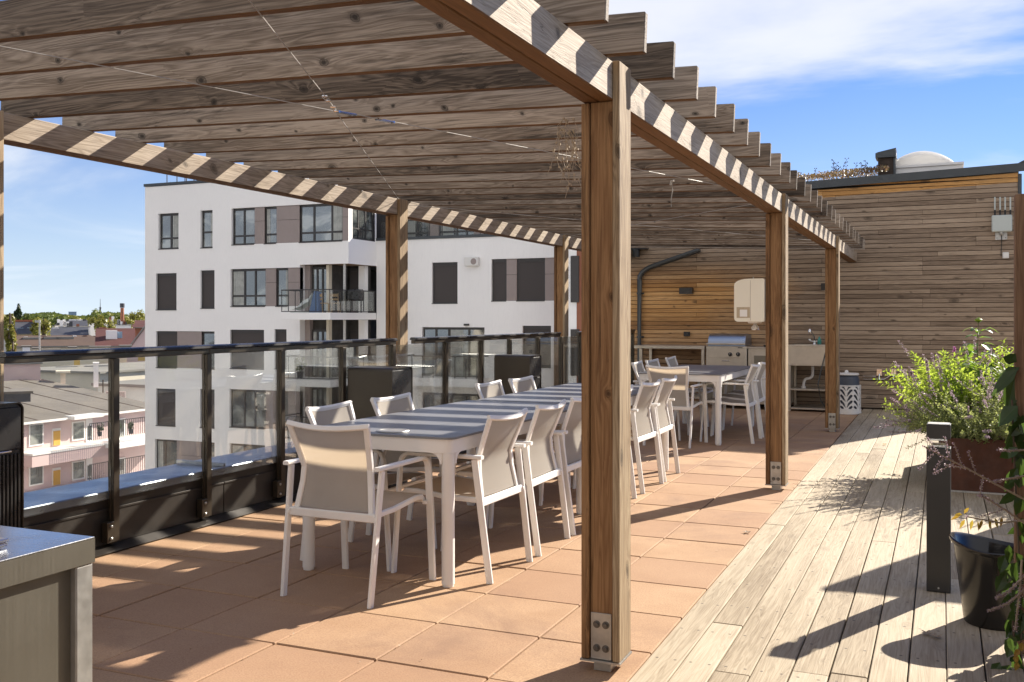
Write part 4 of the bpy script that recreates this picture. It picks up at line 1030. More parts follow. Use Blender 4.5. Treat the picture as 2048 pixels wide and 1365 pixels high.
def leafhole(a, z):
    n = 6; u = (a*n) % 1.0; side = 1 if u > .5 else -1; uu = abs(u-.5)*2       # 0 at the middle rib
    if uu < .09 or uu > .93: return False
    if z < .04 or z > .96: return False
    w = (z*4.2 - uu*1.25) % 1.0
    return .22 < w < .22 + .66*math.sin(math.pi*min(1, max(0, (uu-.07)/.88)))**.6 if True else False
sh = ringwall(.176, .184, .07, zm, leafhole); sh.build('pattern_band', 'white_plastic', st)
MB().lathe([(.186, 0), (.189, .004), (.189, .066), (.178, .07), (.17, .07), (.17, .01)], (GX, GYY, 0), 48, cap=False).lathe([(.186, zm), (.188, zm+.008), (.172, zm+.012), (.170, zm)], (GX, GYY, 0), 48, cap=False).build('rings', 'white_plastic', st, smooth=True)
MB().lathe([(.168, .012), (.168, .06)], (GX, GYY, 0), 32).build('base', 'white_plastic', st)

# radio box with four aerials
rt = thing('router_box', 'pale grey outdoor network box with four upright aerials on the timber wall', 'router', (.8, WALLY, 2.7))
Yr = WALLY-.11
def wr(x, y, Y=Yr): return on_y(x, y, Y)
X0, Z1 = wr(1983.5, 431); X1, Z0 = wr(2024.5, 463)
mm = MB(); mm.box(X0, X1, Yr, Yr+.055, Z0, Z1, c=.012); mm.build('casing', 'router_plastic', rt, smooth=True)
for x in (1990, 2000.5, 2010.5, 2021):
    X, _ = wr(x, 430); _, za = wr(x, 394); _, zb = wr(x, 420)
    MB().box(X-.010, X+.010, Yr+.02, Yr+.035, zb, za, c=.004).build('aerial', 'router_plastic', rt); MB().lathe([(.012, 0), (.012, zb-Z1-.002)], (X, Yr+.0275, Z1+.001), 12).build('aerial_joint', 'rubber', rt)
X2, Z2 = wr(1991, 463, Yr+.05); X3, Z3 = wr(2015, 479, Yr+.05)
MB().box(X2, X3, WALLY-.012, WALLY-.002, Z3, Z2+.03, c=.001).box((X2+X3)/2-.03, (X2+X3)/2+.03, Yr+.056, WALLY-.013, Z3+.06, Z2, c=.002).build('wall_plate', 'galvanised', rt)
for sx in (.02, -.02):
    X = (X2 if sx > 0 else X3)+sx; MB().lathe([(.006, WALLY-.016), (.006, WALLY-.0125)], (X, 0, Z3+.025), 8, 'Y').build('screw', 'rubber', rt)
MB().lathe([(.022, -.03), (.026, -.02), (.026, .01), (.014, .02)], ((X2+X3)/2, Yr+.05, Z2-.02), 14).build('cable_gland', 'galvanised', rt, smooth=True)
Xc = (X2+X3)/2; _, ze = wr(2005, 508)
MB().tube([(Xc, Yr+.05, Z2-.04), (Xc+.004, WALLY-.03, Z3+.02), (Xc+.004, WALLY-.016, Z3-.08), (Xc-.002, WALLY-.014, ze+.03), (Xc-.004, WALLY-.014, ze-.03)], .005, 6).build('cable', 'rubber', rt)
X4, Z4 = wr(2005, 505, WALLY-.03); X5, Z5 = wr(2018, 517, WALLY-.03)
jb = thing('junction_box', 'small white square junction box below the network box', 'junction box', ((X4+X5)/2, WALLY, Z4))
MB().box(X4, X5, WALLY-.035, WALLY-.001, Z5, Z4, c=.006).build('box', 'white_plastic', jb); MB().box(X4+.012, X5-.012, WALLY-.038, WALLY-.0355, Z5+.012, Z4-.012, c=.001).build('cover', 'white_plastic', jb)

# ------------------------------------------------------------------ bollard light
bo = thing('bollard_light', 'slim black square bollard light on the wooden deck', 'bollard light', (-.02, 5.27, .016))
p = at_d(1852, 1192, 4.79); q2 = at_d(1897, 1193, 4.79)
bw_ = .108; bx0 = -.066; by0 = 5.222; bz = .018
M = Matrix.Translation((bx0+bw_/2, by0+bw_/2, bz)) @ Matrix.Rotation(R(-1.5), 4, 'Z')
def bb(x0, x1, y0, y1, z0, z1, c=.002): return MB().box(x0, x1, y0, y1, z0, z1, M, c)
h_ = bw_/2; zl0, zl1, ztp = .700, .745, .815
bb(-h_, h_, -h_, h_, 0, zl0).build('column', 'bollard_metal', bo)
cp = bb(-h_, h_, -h_, h_, zl1, ztp).build('cap', 'bollard_metal', bo)
bb(-h_+.006, h_-.006, -h_+.006, h_-.006, ztp+.0003, ztp+.002, 0).build('top_plate', 'galvanised', cp)
bb(-h_+.003, h_-.003, -h_+.003, h_-.003, zl0+.0005, zl1-.0005, .002).build('lens', 'clear_glass', bo)
bb(-h_+.022, h_-.022, -h_+.010, h_-.012, zl0+.002, zl0+.016, .002).build('reflector', 'chrome', bo)
bb(-h_+.015, h_-.015, -h_+.015, h_-.015, zl1-.010, zl1-.0008, .001).build('lamp_board', 'chrome', bo)
for z in (.672, .02):
    mm = MB().lathe([(.0045, -h_-.0022), (.0045, -h_+.001)], (0, 0, z), 10, 'Y'); mm.v = [tuple(M @ Vector(v)) for v in mm.v]; mm.build('screw', 'galvanised', bo)

# ------------------------------------------------------------------ black pot
pt = thing('plastic_pot', 'glossy black plastic pot with a warped rim on the deck at the right', 'pot', (.19, 4.80, .018))
PX, PYY = .212, 4.80
_z = 1.35-(1098-637)/1972*4.42
prof = [(0, .020), (.150, .020), (.155, .026), (.205, .395), (.222, .402), (.226, .410), (.226, .418), (.219, .423), (.212, .418), (.200, .405), (.148, .045), (0, .045)]
k = 72; vs = []
prof = [(r_*.79, z_*.86) for r_, z_ in prof]
for r_, z_ in prof:
    for j in range(k):
        a = 2*math.pi*j/k; dz = (.012*math.cos(a*2+.6)-.016*math.cos(a-.3))*max(0, (z_-.20)/.16) if z_ > .20 else 0
        sq = 1+.035*math.cos(2*a+.9)*(z_/.42); vs.append((PX+r_*sq*math.cos(a), PYY+r_*math.sin(a)/sq, z_+dz))
n = len(prof); m = MB().add(vs, [(i*k+j, i*k+(j+1) % k, (i+1)*k+(j+1) % k, (i+1)*k+j) for i in range(n-1) for j in range(k)])
m.build('shell', 'pot_plastic', pt, smooth=True)

# ------------------------------------------------------------------ fence at the right edge
fe = thing('timber_fence', 'dark timber privacy fence starting with a post at the right edge of the photo', 'fence', (.34, 4.4, 0))
fx = .268
MB().box(fx, fx+.055, 4.40, 4.47, .017, 1.845, c=.003).build('post', 'fence_timber', fe)
mm = MB()
for i in range(24): z = .06+.074*i; mm.box(fx+.060, fx+.080, -1.2, 4.38, z, z+.066, c=.002)
mm.build('boards', 'fence_timber', fe)
for y in (2.4, .4, -1.2): MB().box(fx+.082, fx+.13, y, y+.07, .017, 1.845, c=.003).build('post', 'fence_timber', fe)
MB().box(fx+.04, fx+.14, -1.25, 4.395, 1.847, 1.872, c=.003).build('top_rail', 'fence_timber', fe)
f2 = thing('screen_fence', 'timber screen fence standing across the deck beyond the right edge', 'fence', (1.3, 7.95, 0))
mm = MB()
for i in range(25): z = .05+.074*i; mm.box(.785, 2.2, 7.93, 7.95, z, z+.066, c=.002)
mm.build('boards', 'fence_timber', f2)
for x in (.77, 2.2): MB().box(x, x+.07, 7.952, 8.02, .017, 1.92, c=.003).build('post', 'fence_timber', f2)
# ------------------------------------------------------------------ corten planter
pln = thing('corten_planter', 'rust brown corten steel planter full of plants on the deck', 'planter', (.7, 9, 0))
PX0, PX1, PY0, PY1, PZ = -.02, 1.25, 8.30, 10.1, .43
m = MB(); t_ = .006
for a in ((PX0, PX1, PY0, PY0+t_), (PX0, PX1, PY1-t_, PY1), (PX0, PX0+t_, PY0+t_, PY1-t_), (PX1-t_, PX1, PY0+t_, PY1-t_)): m.box(*a, .03, PZ)
m.build('sides', 'corten', pln)
MB().box(PX0+.007, PX1-.007, PY0+.007, PY1-.007, .03, PZ-.06).build('soil', 'soil', pln)
MB().box(PX0-.012, PX1+.012, PY0-.012, PY1+.012, .016, .030, c=.002).build('base_trim', 'galvanised', pln)

# ------------------------------------------------------------------ white apartment building
GZ = -22.0                                                            # street level
WY = 39.7
CXW = gy(697, WY)[0]; WYB = gx(753, CXW)[0]                           # corner x, plane of the set back wing
wb = thing('apartment_building', 'white rendered apartment building with dark windows, taupe panels and corner balconies', 'building', (-28, WY, GZ))
def facade(name, xa, xb, z0, z1, wy, holes, mat='stucco_white', depth=.26, parent=wb):
    """wall sheet with real openings (holes in world x,z) and reveals"""
    xs = sorted({xa, xb} | {min(max(v, xa), xb) for h in holes for v in (h[0], h[1])}); zs = sorted({z0, z1} | {min(max(v, z0), z1) for h in holes for v in (h[2], h[3])})
    m = MB()
    def inh(x, z): return any(h[0] < x < h[1] and h[2] < z < h[3] for h in holes)
    for a, b in zip(xs[:-1], xs[1:]):
        run = None
        for c, d in zip(zs[:-1], zs[1:]):
            if not inh((a+b)/2, (c+d)/2): m.quad((a, wy, c), (b, wy, c), (b, wy, d), (a, wy, d))
    for h in holes:
        x0, x1, c, d = h; x0 = max(x0, xa); x1 = min(x1, xb)
        m.quad((x0, wy, c), (x0, wy+depth, c), (x0, wy+depth, d), (x0, wy, d)); m.quad((x1, wy, c), (x1, wy+depth, c), (x1, wy+depth, d), (x1, wy, d))
        m.quad((x0, wy, c), (x1, wy, c), (x1, wy+depth, c), (x0, wy+depth, c)); m.quad((x0, wy, d), (x1, wy, d), (x1, wy+depth, d), (x0, wy+depth, d))
    return m.raw(name, mat, parent)
wrg = random.Random(21)
def window(x0, x1, z0, z1, wy, divs=(), low=None, parent=wb, curtain=False):
    """dark frame, optional mullions (fractions) and a transom; panes behind"""
    t = .065; y = wy + .13; m = MB()
    m.box(x0+.004, x0+t, y, y+.09, z0+.004, z1-.004).box(x1-t, x1-.004, y, y+.09, z0+.004, z1-.004).box(x0+t, x1-t, y, y+.09, z0+.004, z0+t).box(x0+t, x1-t, y, y+.09, z1-t-.05, z1-.004)
    w = x1 - x0
    for d in divs: X = x0+w*d; m.box(X-.05, X+.05, y-.002, y+.088, z0+t, z1-t-.05)
    if low:
        Z = z0+(z1-z0)*low; m.box(x0+t, x1-t, y-.003, y+.087, Z-.045, Z+.045)
    f = m.build('window', 'frame_dark', parent)
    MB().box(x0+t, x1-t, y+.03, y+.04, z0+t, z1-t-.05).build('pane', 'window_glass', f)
    MB().box(x0-.01, x1+.01, wy-.03, wy+.128, z0-.03, z0+.002).build('sill', 'frame_dark', f)
    if wrg.random() < .6:
        u = wrg.uniform(.18, .4)*w; cxx = x0+t if wrg.random() < .5 else x1-t-u; mm = MB(); n = int(u/.06)+1
        for k in range(n): mm.box(cxx+u*k/n, cxx+u*(k+.8)/n, y+.024-.006*(k % 2), y+.0295, z0+t, z1-t-.055)
        mm.build('curtain', 'sheer', f)
    return f
def blind(x0, x1, z0, z1, wy, parent=wb):
    t = .07; y = wy + .10; m = MB()
    m.box(x0+.004, x0+t, y, y+.09, z0+.004, z1-.004).box(x1-t, x1-.004, y, y+.09, z0+.004, z1-.004).box(x0+t, x1-t, y, y+.09, z0+.004, z0+t).box(x0+t, x1-t, y-.02, y+.09, z1-.15, z1-.004)
    f = m.build('window', 'frame_dark', parent)
    MB().box(x0+t, x1-t, y+.015, y+.03, z0+t, z1-.15).build('blind', 'blind', f)
    MB().box(x0-.01, x1+.01, wy-.03, wy+.098, z0-.03, z0+.002).build('sill', 'frame_dark', f)
def panel(x0, x1, z0, z1, wy, parent=wb):
    m = MB(); zm_ = z0+(z1-z0)*.62
    m.box(x0+.01, x1-.01, wy+.045, wy+.10, z0+.01, zm_-.008).box(x0+.01, x1-.01, wy+.045, wy+.10, zm_+.008, z1-.01)
    m.build('cladding_panel', 'panel_taupe', parent)
rowsA = [  # (pixel top, pixel bottom at x~450, items: (kind, x0, x1, extra))
  ([('w', 317, 357, (.55,), .3)], 427, 498), ([('w', 401, 425, (), .42)], 421, 496),
  ([('w', 463, 508, (.5,), .24), ('p', 508, 528), ('w', 528, 552, (), .25), ('p', 552, 598), ('w', 598, 684, (.32, .74), .25), ('p', 684, 696.5)], 411, 486),
  ([('b', 312, 353)], 547, 620), ([('b', 401, 429)], 541, 617),
  ([('w', 461, 530, (.37, .68), .28), ('p', 530, 551), ('w', 551, 575, (), .28), ('p', 575, 600)], 537, 613),
  ([('b', 312, 353), ('p', 353, 402), ('w', 402, 429, (), .5)], 663, 737), ([('b', 460, 528)], 660, 738), ([('b', 549, 573)], 659, 738),
  ([('b', 312, 351)], 778, 852), ([('b', 400, 429)], 779, 856),
  ([('w', 459, 530, (.38, .68), None), ('p', 530, 552), ('w', 552, 575, (), .28), ('p', 575, 600)], 781, 858),
  ([('w', 310, 352, (.4,), None), ('p', 352, 401), ('w', 401, 429, (), None)], 882, 960), ([('w', 459, 530, (.38, .68), None)], 889, 965),
]
holesA = []; todo = []
for items, yt, yb in rowsA:
    xm = (items[0][1]+items[-1][2])/2
    zt_, zb_ = on_y(xm, yt, WY)[1], on_y(xm, yb, WY)[1]
    x0, x1 = gy(items[0][1], WY)[0], gy(items[-1][2], WY)[0]
    holesA.append((x0, x1, zb_, zt_)); todo.append((items, zb_, zt_))
XLW = gy(290, WY)[0]; XLOG = gy(600, WY)[0]
ZTOP = 8.22
zband0 = on_y(640, 529, WY)[1]; zband1 = on_y(640, 481, WY)[1]           # white band of the top floor, loggia below
# left mass, then the top floor that runs to the corner
hA1 = [h for h in holesA if h[3] < zband0 or h[1] < XLOG-.1]; 
facade('wall', XLW, XLOG, GZ, zband0, WY, [h for h in holesA if h[3] < zband0 + .01 and h[0] < XLOG-.1])
facade('wall', XLW, CXW, zband0, ZTOP, WY, [h for h in holesA if h[2] > zband0 - .5])
for items, zb_, zt_ in todo:
    for it in items:
        x0, x1 = gy(it[1], WY)[0], gy(it[2], WY)[0]
        x1 = min(x1, (CXW-.02) if zb_ > zband0-.5 else (XLOG-.01))
        if it[0] == 'w': window(x0, x1, zb_, zt_, WY, it[3], it[4])
        elif it[0] == 'b': blind(x0, x1, zb_, zt_, WY)
        else: panel(x0, x1, zb_, zt_, WY)
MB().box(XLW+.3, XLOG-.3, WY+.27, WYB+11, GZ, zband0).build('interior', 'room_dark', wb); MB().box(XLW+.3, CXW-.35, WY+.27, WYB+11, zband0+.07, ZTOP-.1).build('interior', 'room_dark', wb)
# side of the corner, top storey, with two tall windows
m = MB(); Z = GZ
def sidewall(x, ya, yb, z0, z1, mat='stucco_white', name='wall', holes=()):
    ys = sorted({ya, yb} | {v for h in holes for v in h[:2]}); zs = sorted({z0, z1} | {v for h in holes for v in h[2:]}); m = MB()
    for a, b in zip(ys[:-1], ys[1:]):
        for c, d in zip(zs[:-1], zs[1:]):
            if not any(h[0] < (a+b)/2 < h[1] and h[2] < (c+d)/2 < h[3] for h in holes): m.quad((x, a, c), (x, b, c), (x, b, d), (x, a, d))
    return m.raw(name, mat, wb)
zw0, zw1 = zband1+.05, zband1+2.35
sh = (WY+.35, WYB-.15, zw0, zw1)
sidewall(CXW, WY, WYB, zband0, ZTOP, holes=[sh])
m = MB(); X = CXW-.10
m.box(X-.06, X, sh[0], sh[0]+.07, zw0, zw1).box(X-.06, X, sh[1]-.07, sh[1], zw0, zw1).box(X-.06, X, sh[0]+.07, sh[1]-.07, zw0, zw0+.07).box(X-.06, X, sh[0]+.07, sh[1]-.07, zw1-.07, zw1)
for f_ in (.33, .66): Y = sh[0]+(sh[1]-sh[0])*f_; m.box(X-.062, X+.002, Y-.035, Y+.035, zw0+.07, zw1-.07)
m.box(X-.061, X+.001, sh[0]+.07, sh[1]-.07, zw0+.5, zw0+.56)
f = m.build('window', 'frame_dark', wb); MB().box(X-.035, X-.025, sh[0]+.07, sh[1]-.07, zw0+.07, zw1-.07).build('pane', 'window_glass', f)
# soffit, roof, loggia
MB().box(XLW+.05, CXW-.03, WY+.27, WYB+12, ZTOP-.05, ZTOP+.02).build('roof', 'felt', wb)
MB().box(XLW-.05, CXW+.05, WY-.05, WY+.24, ZTOP+.021, ZTOP+.16).box(CXW-.20, CXW+.05, WY+.241, WYB+3, ZTOP+.021, ZTOP+.16).build('roof_edge', 'dark_grey_metal', wb)
MB().box(XLOG+.01, CXW-.02, WY+.02, WYB+.5, zband0+.003, zband0+.06).build('soffit', 'soffit', wb)
sidewall(XLW, WY, WYB+14, GZ, ZTOP)
sidewall(XLOG, WY, WYB+.1, GZ, zband0)                                # flank of the loggias
YL = WYB - .35                                                        # loggia back wall
def zy(x, y, wy=WY): return on_y(x, y, wy)[1]
BX0 = gy(563, 38.3)[0]; BYF = gx(661, CXW)[0]
slabs = [zy(640, 640, BYF), zy(640, 775, BYF), zy(640, 897, BYF)]
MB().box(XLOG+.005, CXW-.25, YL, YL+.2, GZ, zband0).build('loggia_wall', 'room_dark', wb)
for i, zs_ in enumerate(slabs):
    zf = zs_ + .34                                                    # floor level
    zc = (slabs[i-1] if i else zband0)
    # dark glazing set in the loggia wall
    XG = gy(659, WY+.45)[0]
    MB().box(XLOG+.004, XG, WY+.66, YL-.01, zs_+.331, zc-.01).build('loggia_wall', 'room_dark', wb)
    MB().box(XLOG+.006, XLOG+.30, WY+.40, WY+.655, zf, zc-.01).build('cladding_panel', 'panel_taupe', wb)
    window(XLOG+.31, XG-.16, zf, min(zf+2.3, zc-.10), WY+.42, (.34, .67)); MB().box(XG-.15, XG+.0, WY+.40, WY+.655, zf, zc-.01).build('mullion', 'stucco_cream', wb)
    blind(XG+.12, CXW-.75, zf+.02, min(zf+2.25, zc-.12), YL-.24)
    MB().box(CXW-.62, CXW-.27, YL-.32, YL-.01, zf, zc-.01).build('pier', 'stucco_white', wb)
    b = thing('balcony', ['upper white balcony at the building corner with wooden chairs behind its glass railing', 'middle white balcony at the building corner with a green plant behind its glass', 'lowest white balcony at the building corner seen through the terrace glass'][i], 'balcony', (BX0, BYF, zs_), group='corner balconies of the white building') if False else None
    s_ = MB().box(BX0, CXW-.004, BYF, WYB-.01, zs_, zs_+.33, c=.01).build('balcony', 'stucco_white', wb)
    m = MB(); tz = zf+1.03
    m.box(BX0+.03, CXW-.04, BYF+.03, BYF+.08, tz, tz+.05).box(CXW-.09, CXW-.04, BYF+.081, WYB-.03, tz, tz+.05).box(BX0+.03, BX0+.08, BYF+.081, WY-.03, tz, tz+.05)
    m.box(BX0+.03, CXW-.04, BYF+.03, BYF+.07, zf+.03, zf+.07).box(CXW-.08, CXW-.04, BYF+.081, WYB-.03, zf+.03, zf+.07)
    nx = 7
    for k in range(nx+1): X = BX0+.05 + (CXW-.07-BX0-.05)*k/nx; m.box(X-.012, X+.012, BYF+.035, BYF+.065, zf+.071, tz-.001)
    for k in range(1, 5): Y = BYF+.05+(WYB-.05-BYF)*k/4 - .1; m.box(CXW-.075, CXW-.045, Y-.012, Y+.012, zf+.071, tz-.001)
    m.build('balcony_rail', 'frame_dark', s_)
    MB().box(BX0+.05, CXW-.06, BYF+.045, BYF+.055, zf+.09, tz-.01).build('glass_panel', 'clear_glass', s_); MB().box(CXW-.068, CXW-.06, BYF+.08, WYB-.05, zf+.09, tz-.01).build('glass_panel', 'clear_glass', s_)
    MB().lathe([(.07, zf), (.07, zc-.002)], (CXW-.35, WY+.2, 0), 14).build('column', 'galvanised', wb)
# right wing
XRW = gy(1160, WYB)[0]
ZB2 = on_y(900, 477, WYB)[1]
rowsB = [([('b', 864, 915)], 525, 607), ([('b', 983, 1012), ('p', 1012, 1033), ('b', 1033, 1089), ('p', 1089, 1119)], 517, 602), ([('w', 844, 896, (.5,), None), ('w', 896, 969, (.55,), None)], 655, 756),
  ([('b', 1045, 1102)], 652, 735), ([('w', 777, 786, (), None)], 531, 596), ([('w', 844, 900, (.35, .66), None), ('w', 900, 962, (.5,), None)], 787, 880), ([('b', 1045, 1102)], 775, 860), ([('w', 777, 786, (), None)], 655, 720)]
hB = []; td = []
for items, yt, yb in rowsB:
    xm = (items[0][1]+items[-1][2])/2; zt_, zb_ = on_y(xm, yt, WYB)[1], on_y(xm, yb, WYB)[1]
    hB.append((gy(items[0][1], WYB)[0], gy(items[-1][2], WYB)[0], zb_, zt_)); td.append((items, zb_, zt_))
facade('wall', CXW, XRW, GZ, ZB2, WYB, hB)
for items, zb_, zt_ in td:
    for it in items:
        x0, x1 = gy(it[1], WYB)[0], gy(it[2], WYB)[0]
        if it[0] == 'w': window(x0, x1, zb_, zt_, WYB, it[3], it[4])
        elif it[0] == 'b': blind(x0, x1, zb_, zt_, WYB)
        else: panel(x0, x1, zb_, zt_, WYB)
MB().box(CXW-.1, XRW+.04, WYB-.05, WYB+.25, ZB2+.001, ZB2+.14).build('roof_edge', 'dark_grey_metal', wb)
sidewall(XRW, WYB, WYB+12, GZ, ZB2)
MB().box(CXW, XRW-.1, WYB+.27, WYB+12, ZB2-.1, ZB2-.02).build('roof', 'felt', wb)
MB().box(CXW+.02, XRW-.3, WYB+.27, WYB+11, GZ, ZB2-.15).build('interior', 'room_dark', wb)
# set back top floor of the right wing with its own glazing and terrace rail
YT = WYB+2.2
xa, xb = CXW, gy(1000, YT)[0]
mm = facade('wall', xa, xb, ZB2-.02, ZTOP-.6, YT, [(xa+.35, xa+1.75, ZB2+.1, ZB2+2.3), (xa+2.3, xa+4.3, ZB2+.1, ZB2+2.3), (xa+4.8, xa+6.4, ZB2+.1, ZB2+2.3)], mat='panel_taupe')
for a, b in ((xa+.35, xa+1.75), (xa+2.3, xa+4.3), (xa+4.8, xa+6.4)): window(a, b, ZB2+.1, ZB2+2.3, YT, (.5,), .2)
MB().box(xa, xb, YT+.27, YT+8, ZTOP-.65, ZTOP-.58).build('roof', 'felt', wb); MB().box(xa-.1, xb+.3, YT-.35, YT+.25, ZTOP-.575, ZTOP-.42).build('roof_edge', 'dark_grey_metal', wb)
x0, x1 = gy(755, WYB)[0], gy(955, WYB)[0]; m = MB(); y_ = WYB+.3
for k in range(9): X = x0+(x1-x0)*k/8; m.box(X-.02, X+.02, y_, y_+.04, ZB2+.01, ZB2+.95)
m.box(x0, x1, y_-.005, y_+.045, ZB2+.951, ZB2+1.0)
f = m.build('terrace_rail', 'frame_dark', wb); MB().box(x0, x1, y_+.012, y_+.02, ZB2+.05, ZB2+.94).build('glass_panel', 'clear_glass', f)
# low balcony of the right wing
x0, x1 = gy(800, WYB-1.3)[0], gy(955, WYB-1.3)[0]; zt_ = on_y(880, 757, WYB-1.3)[1]; zb_ = on_y(880, 774, WYB-1.3)[1]
s_ = MB().box(x0, x1, WYB-1.3, WYB-.005, zb_, zt_, c=.01).build('balcony', 'stucco_white', wb)
m = MB(); tz = zt_+1.0
m.box(x0+.03, x1-.03, WYB-1.27, WYB-1.22, tz, tz+.05)
for xx in (x0+.05, x1-.05): m.box(xx-.02, xx+.02, WYB-1.22, WYB-.02, tz, tz+.05)
for k in range(8): X = x0+.05+(x1-x0-.1)*k/7; m.box(X-.02, X+.02, WYB-1.265, WYB-1.225, zt_, tz-.001)
m.build('balcony_rail', 'frame_dark', s_); MB().box(x0+.06, x1-.06, WYB-1.252, WYB-1.244, zt_+.06, tz-.01).build('glass_panel', 'clear_glass', s_)
# ventilation unit and lamp
x0, z1 = on_y(928, 515, WYB-.25); x1, z0 = on_y(955, 532, WYB-.25)
vt = thing('ventilation_unit', 'white ventilation unit with round grey fan on the white facade', 'fan unit', ((x0+x1)/2, WYB, z0))
MB().box(x0, x1, WYB-.25, WYB-.002, z0, z1, c=.02).build('casing', 'white_plastic', vt)
X = x0+(x1-x0)*.70; MB().lathe([(.02, WYB-.262), (.14, WYB-.262), (.15, WYB-.251)], (X, 0, (z0+z1)/2), 24, 'Y').build('fan', 'panel_taupe', vt)
x0, z1 = on_y(927, 648, WYB-.12); x1, z0 = on_y(937, 652, WYB-.12)
la = thing('facade_lamp', 'small black lamp above the balcony door of the white building', 'lamp', ((x0+x1)/2, WYB, z0))
MB().box(x0, x1, WYB-.12, WYB-.03, z0, z1, c=.01).build('housing', 'lamp_black', la); MB().box(x0+.05, x1-.05, WYB-.029, WYB-.001, z0+.01, z1-.01).build('mount', 'lamp_black', la)
# poles on the roof
for i, (x, h__) in enumerate(((334, 350), (341, 366), (354, 353), (370, 356), (373, 358), (388, 360), (395, 361), (402, 362))):
    X, Z = on_y(x, h__, WY+3); r_ = .045 if i == 1 else .025
    o = MB().lathe([(r_*1.8, ZTOP+.02), (r_*1.8, ZTOP+.15), (r_, ZTOP+.16), (r_, Z), (.008, Z+.05)], (X, WY+3, 0), 8).build('roof_pole', 'bark')
    o['label'] = ['leftmost thin pole on the roof of the white building', 'short thick vent pipe between the first two roof poles', 'tall roof pole second from the left on the white building', 'left one of the close pair of roof poles', 'right one of the close pair of roof poles', 'roof pole right of the close pair', 'second roof pole right of the close pair', 'rightmost roof pole just before the pergola beam'][i]; o['category'] = 'pole'; o['group'] = 'poles on the white roof'
# balcony furniture of the upper balcony
zf = slabs[0]+.335
def slat_chair(x, y, rz, label):
    t = thing('balcony_chair', label, 'chair', (x, y, zf), rz, 'wooden chairs on the upper balcony'); m = MB()
    MB().box(-.2, .2, -.2, .2, .42, .46).build('seat', 'chair_wood', t, local=True)
    MB().box(-.2, .2, .19, .22, .74, .88).box(-.2, .2, .19, .22, .58, .66).build('backrest', 'chair_wood', t, local=True)
    for sx in (-1, 1):
        MB().box(sx*.2-.02, sx*.2+.02, .18, .22, 0, .9).build('leg', 'chair_wood', t, local=True); MB().box(sx*.2-.02, sx*.2+.02, -.22, -.18, 0, .42).build('leg', 'chair_wood', t, local=True)
slat_chair(on_y(645, 600, BYF+.8)[0], BYF+.8, R(170), 'wooden chair on the upper balcony left of the other wooden chair')
slat_chair(on_y(670, 600, BYF+.9)[0], BYF+.9, R(200), 'wooden chair on the upper balcony next to the grey column')
m = MB(); xg, yg = on_y(712, 600, BYF+1.6)[0], BYF+1.6
g_ = thing('balcony_grill', 'black barbecue under its dark cover on the upper balcony', 'grill', (xg, yg, zf))
MB().box(xg-.35, xg+.35, yg-.25, yg+.25, zf+.55, zf+1.1, c=.08).build('lid', 'black_metal', g_)
for sx in (-.28, .28): MB().box(xg+sx-.02, xg+sx+.02, yg-.02, yg+.02, zf, zf+.55).build('leg', 'black_metal', g_)
cv = MB(); x0 = on_y(587, 600, BYF+.6)[0]; x1 = on_y(622, 600, BYF+.6)[0]; n = 12; G = []
for i in range(n+1):
    for j in range(5):
        u = i/n; G.append((x0+(x1-x0)*u, BYF+.35+.7*j/4, zf+.02+(.15+.75*u)*(1-.5*abs(j/2-1))*(1+.08*math.sin(9*u+j*2))))
cv.add(G, [(i*5+j, (i+1)*5+j, (i+1)*5+j+1, i*5+j+1) for i in range(n) for j in range(4)])
cv.prism([(BYF+.35, zf), (BYF+1.05, zf), (BYF+1.05, zf+.05), (BYF+.35, zf+.05)], x0, x1, 'X')
o = cv.build('covered_lounger', 'curtain'); o['label'] = 'pale cover draped over furniture at the left end of the upper balcony'; o['category'] = 'cover'
o = MB().prism([(x1+.02, zf), (x1+.55, zf), (x1+.5, zf+.95), (x1+.3, zf+1.0)], BYF+.4, BYF+.7, 'Y').build('folded_parasol_cover', 'blue_cloth'); o['label'] = 'blue cloth leaning beside the wooden balcony chairs'; o['category'] = 'cloth'

# ------------------------------------------------------------------ brick building edge far right of the railing
bk = thing('brick_building', 'narrow strip of brick building with white and dark window bands behind the nearest post', 'building', (-9, 34, GZ))
x0 = gy(1147, 38)[0]; x1 = gy(1153.5, 38)[0]
MB().box(x1, x1+1.75, 38.0, 44, GZ, 5.2).build('wall', 'brick_red', bk)
MB().box(x0-.3, x1-.01, 38.0, 38.5, GZ, 5.2).build('white_strip', 'stucco_white', bk)
for z in (-4, -1, 2, 5): MB().box(x0-.1, x0+.25, 37.93, 37.995, z, z+1.9).build('window', 'frame_dark', bk)

# ------------------------------------------------------------------ pink building down in the street
PXF = -54.0
pk = thing('pink_building', 'long pink rendered building with grey felt roof and yellow balcony doors', 'building', (PXF, 52, GZ))
def pz(x, y, wx=PXF): return on_x(x, y, wx)
def pbox(x0, x1, yt, yb, out, mat, name, dep=.1, wx=PXF, par=pk):
    a, zt_ = pz((x0+x1)/2, yt, wx); _, zb_ = pz((x0+x1)/2, yb, wx); ya, yb2 = gx(x0, wx)[0], gx(x1, wx)[0]
    return MB().box(wx+out-dep, wx+out, ya, yb2, zb_, zt_).build(name, mat, par)
ZE = -5.28; PY0_, PY1_ = 24.0, 57.5; RXP, RZP = -66.4, -3.5
mm = MB().prism([(PXF, GZ), (PXF, ZE-.12), (RXP, RZP-.15), (RXP-12, ZE-.12), (RXP-12, GZ)], PY0_, PY1_-.3, 'Y'); mm.build('wall', 'stucco_pink', pk)
mm = MB().prism([(PXF+.45, ZE-.10), (PXF+.45, ZE+.02), (RXP, RZP), (RXP-12.4, ZE+.02), (RXP-12.4, ZE-.10), (RXP, RZP-.13)], PY0_-.4, PY1_, 'Y'); mm.build('roof', 'felt', pk)
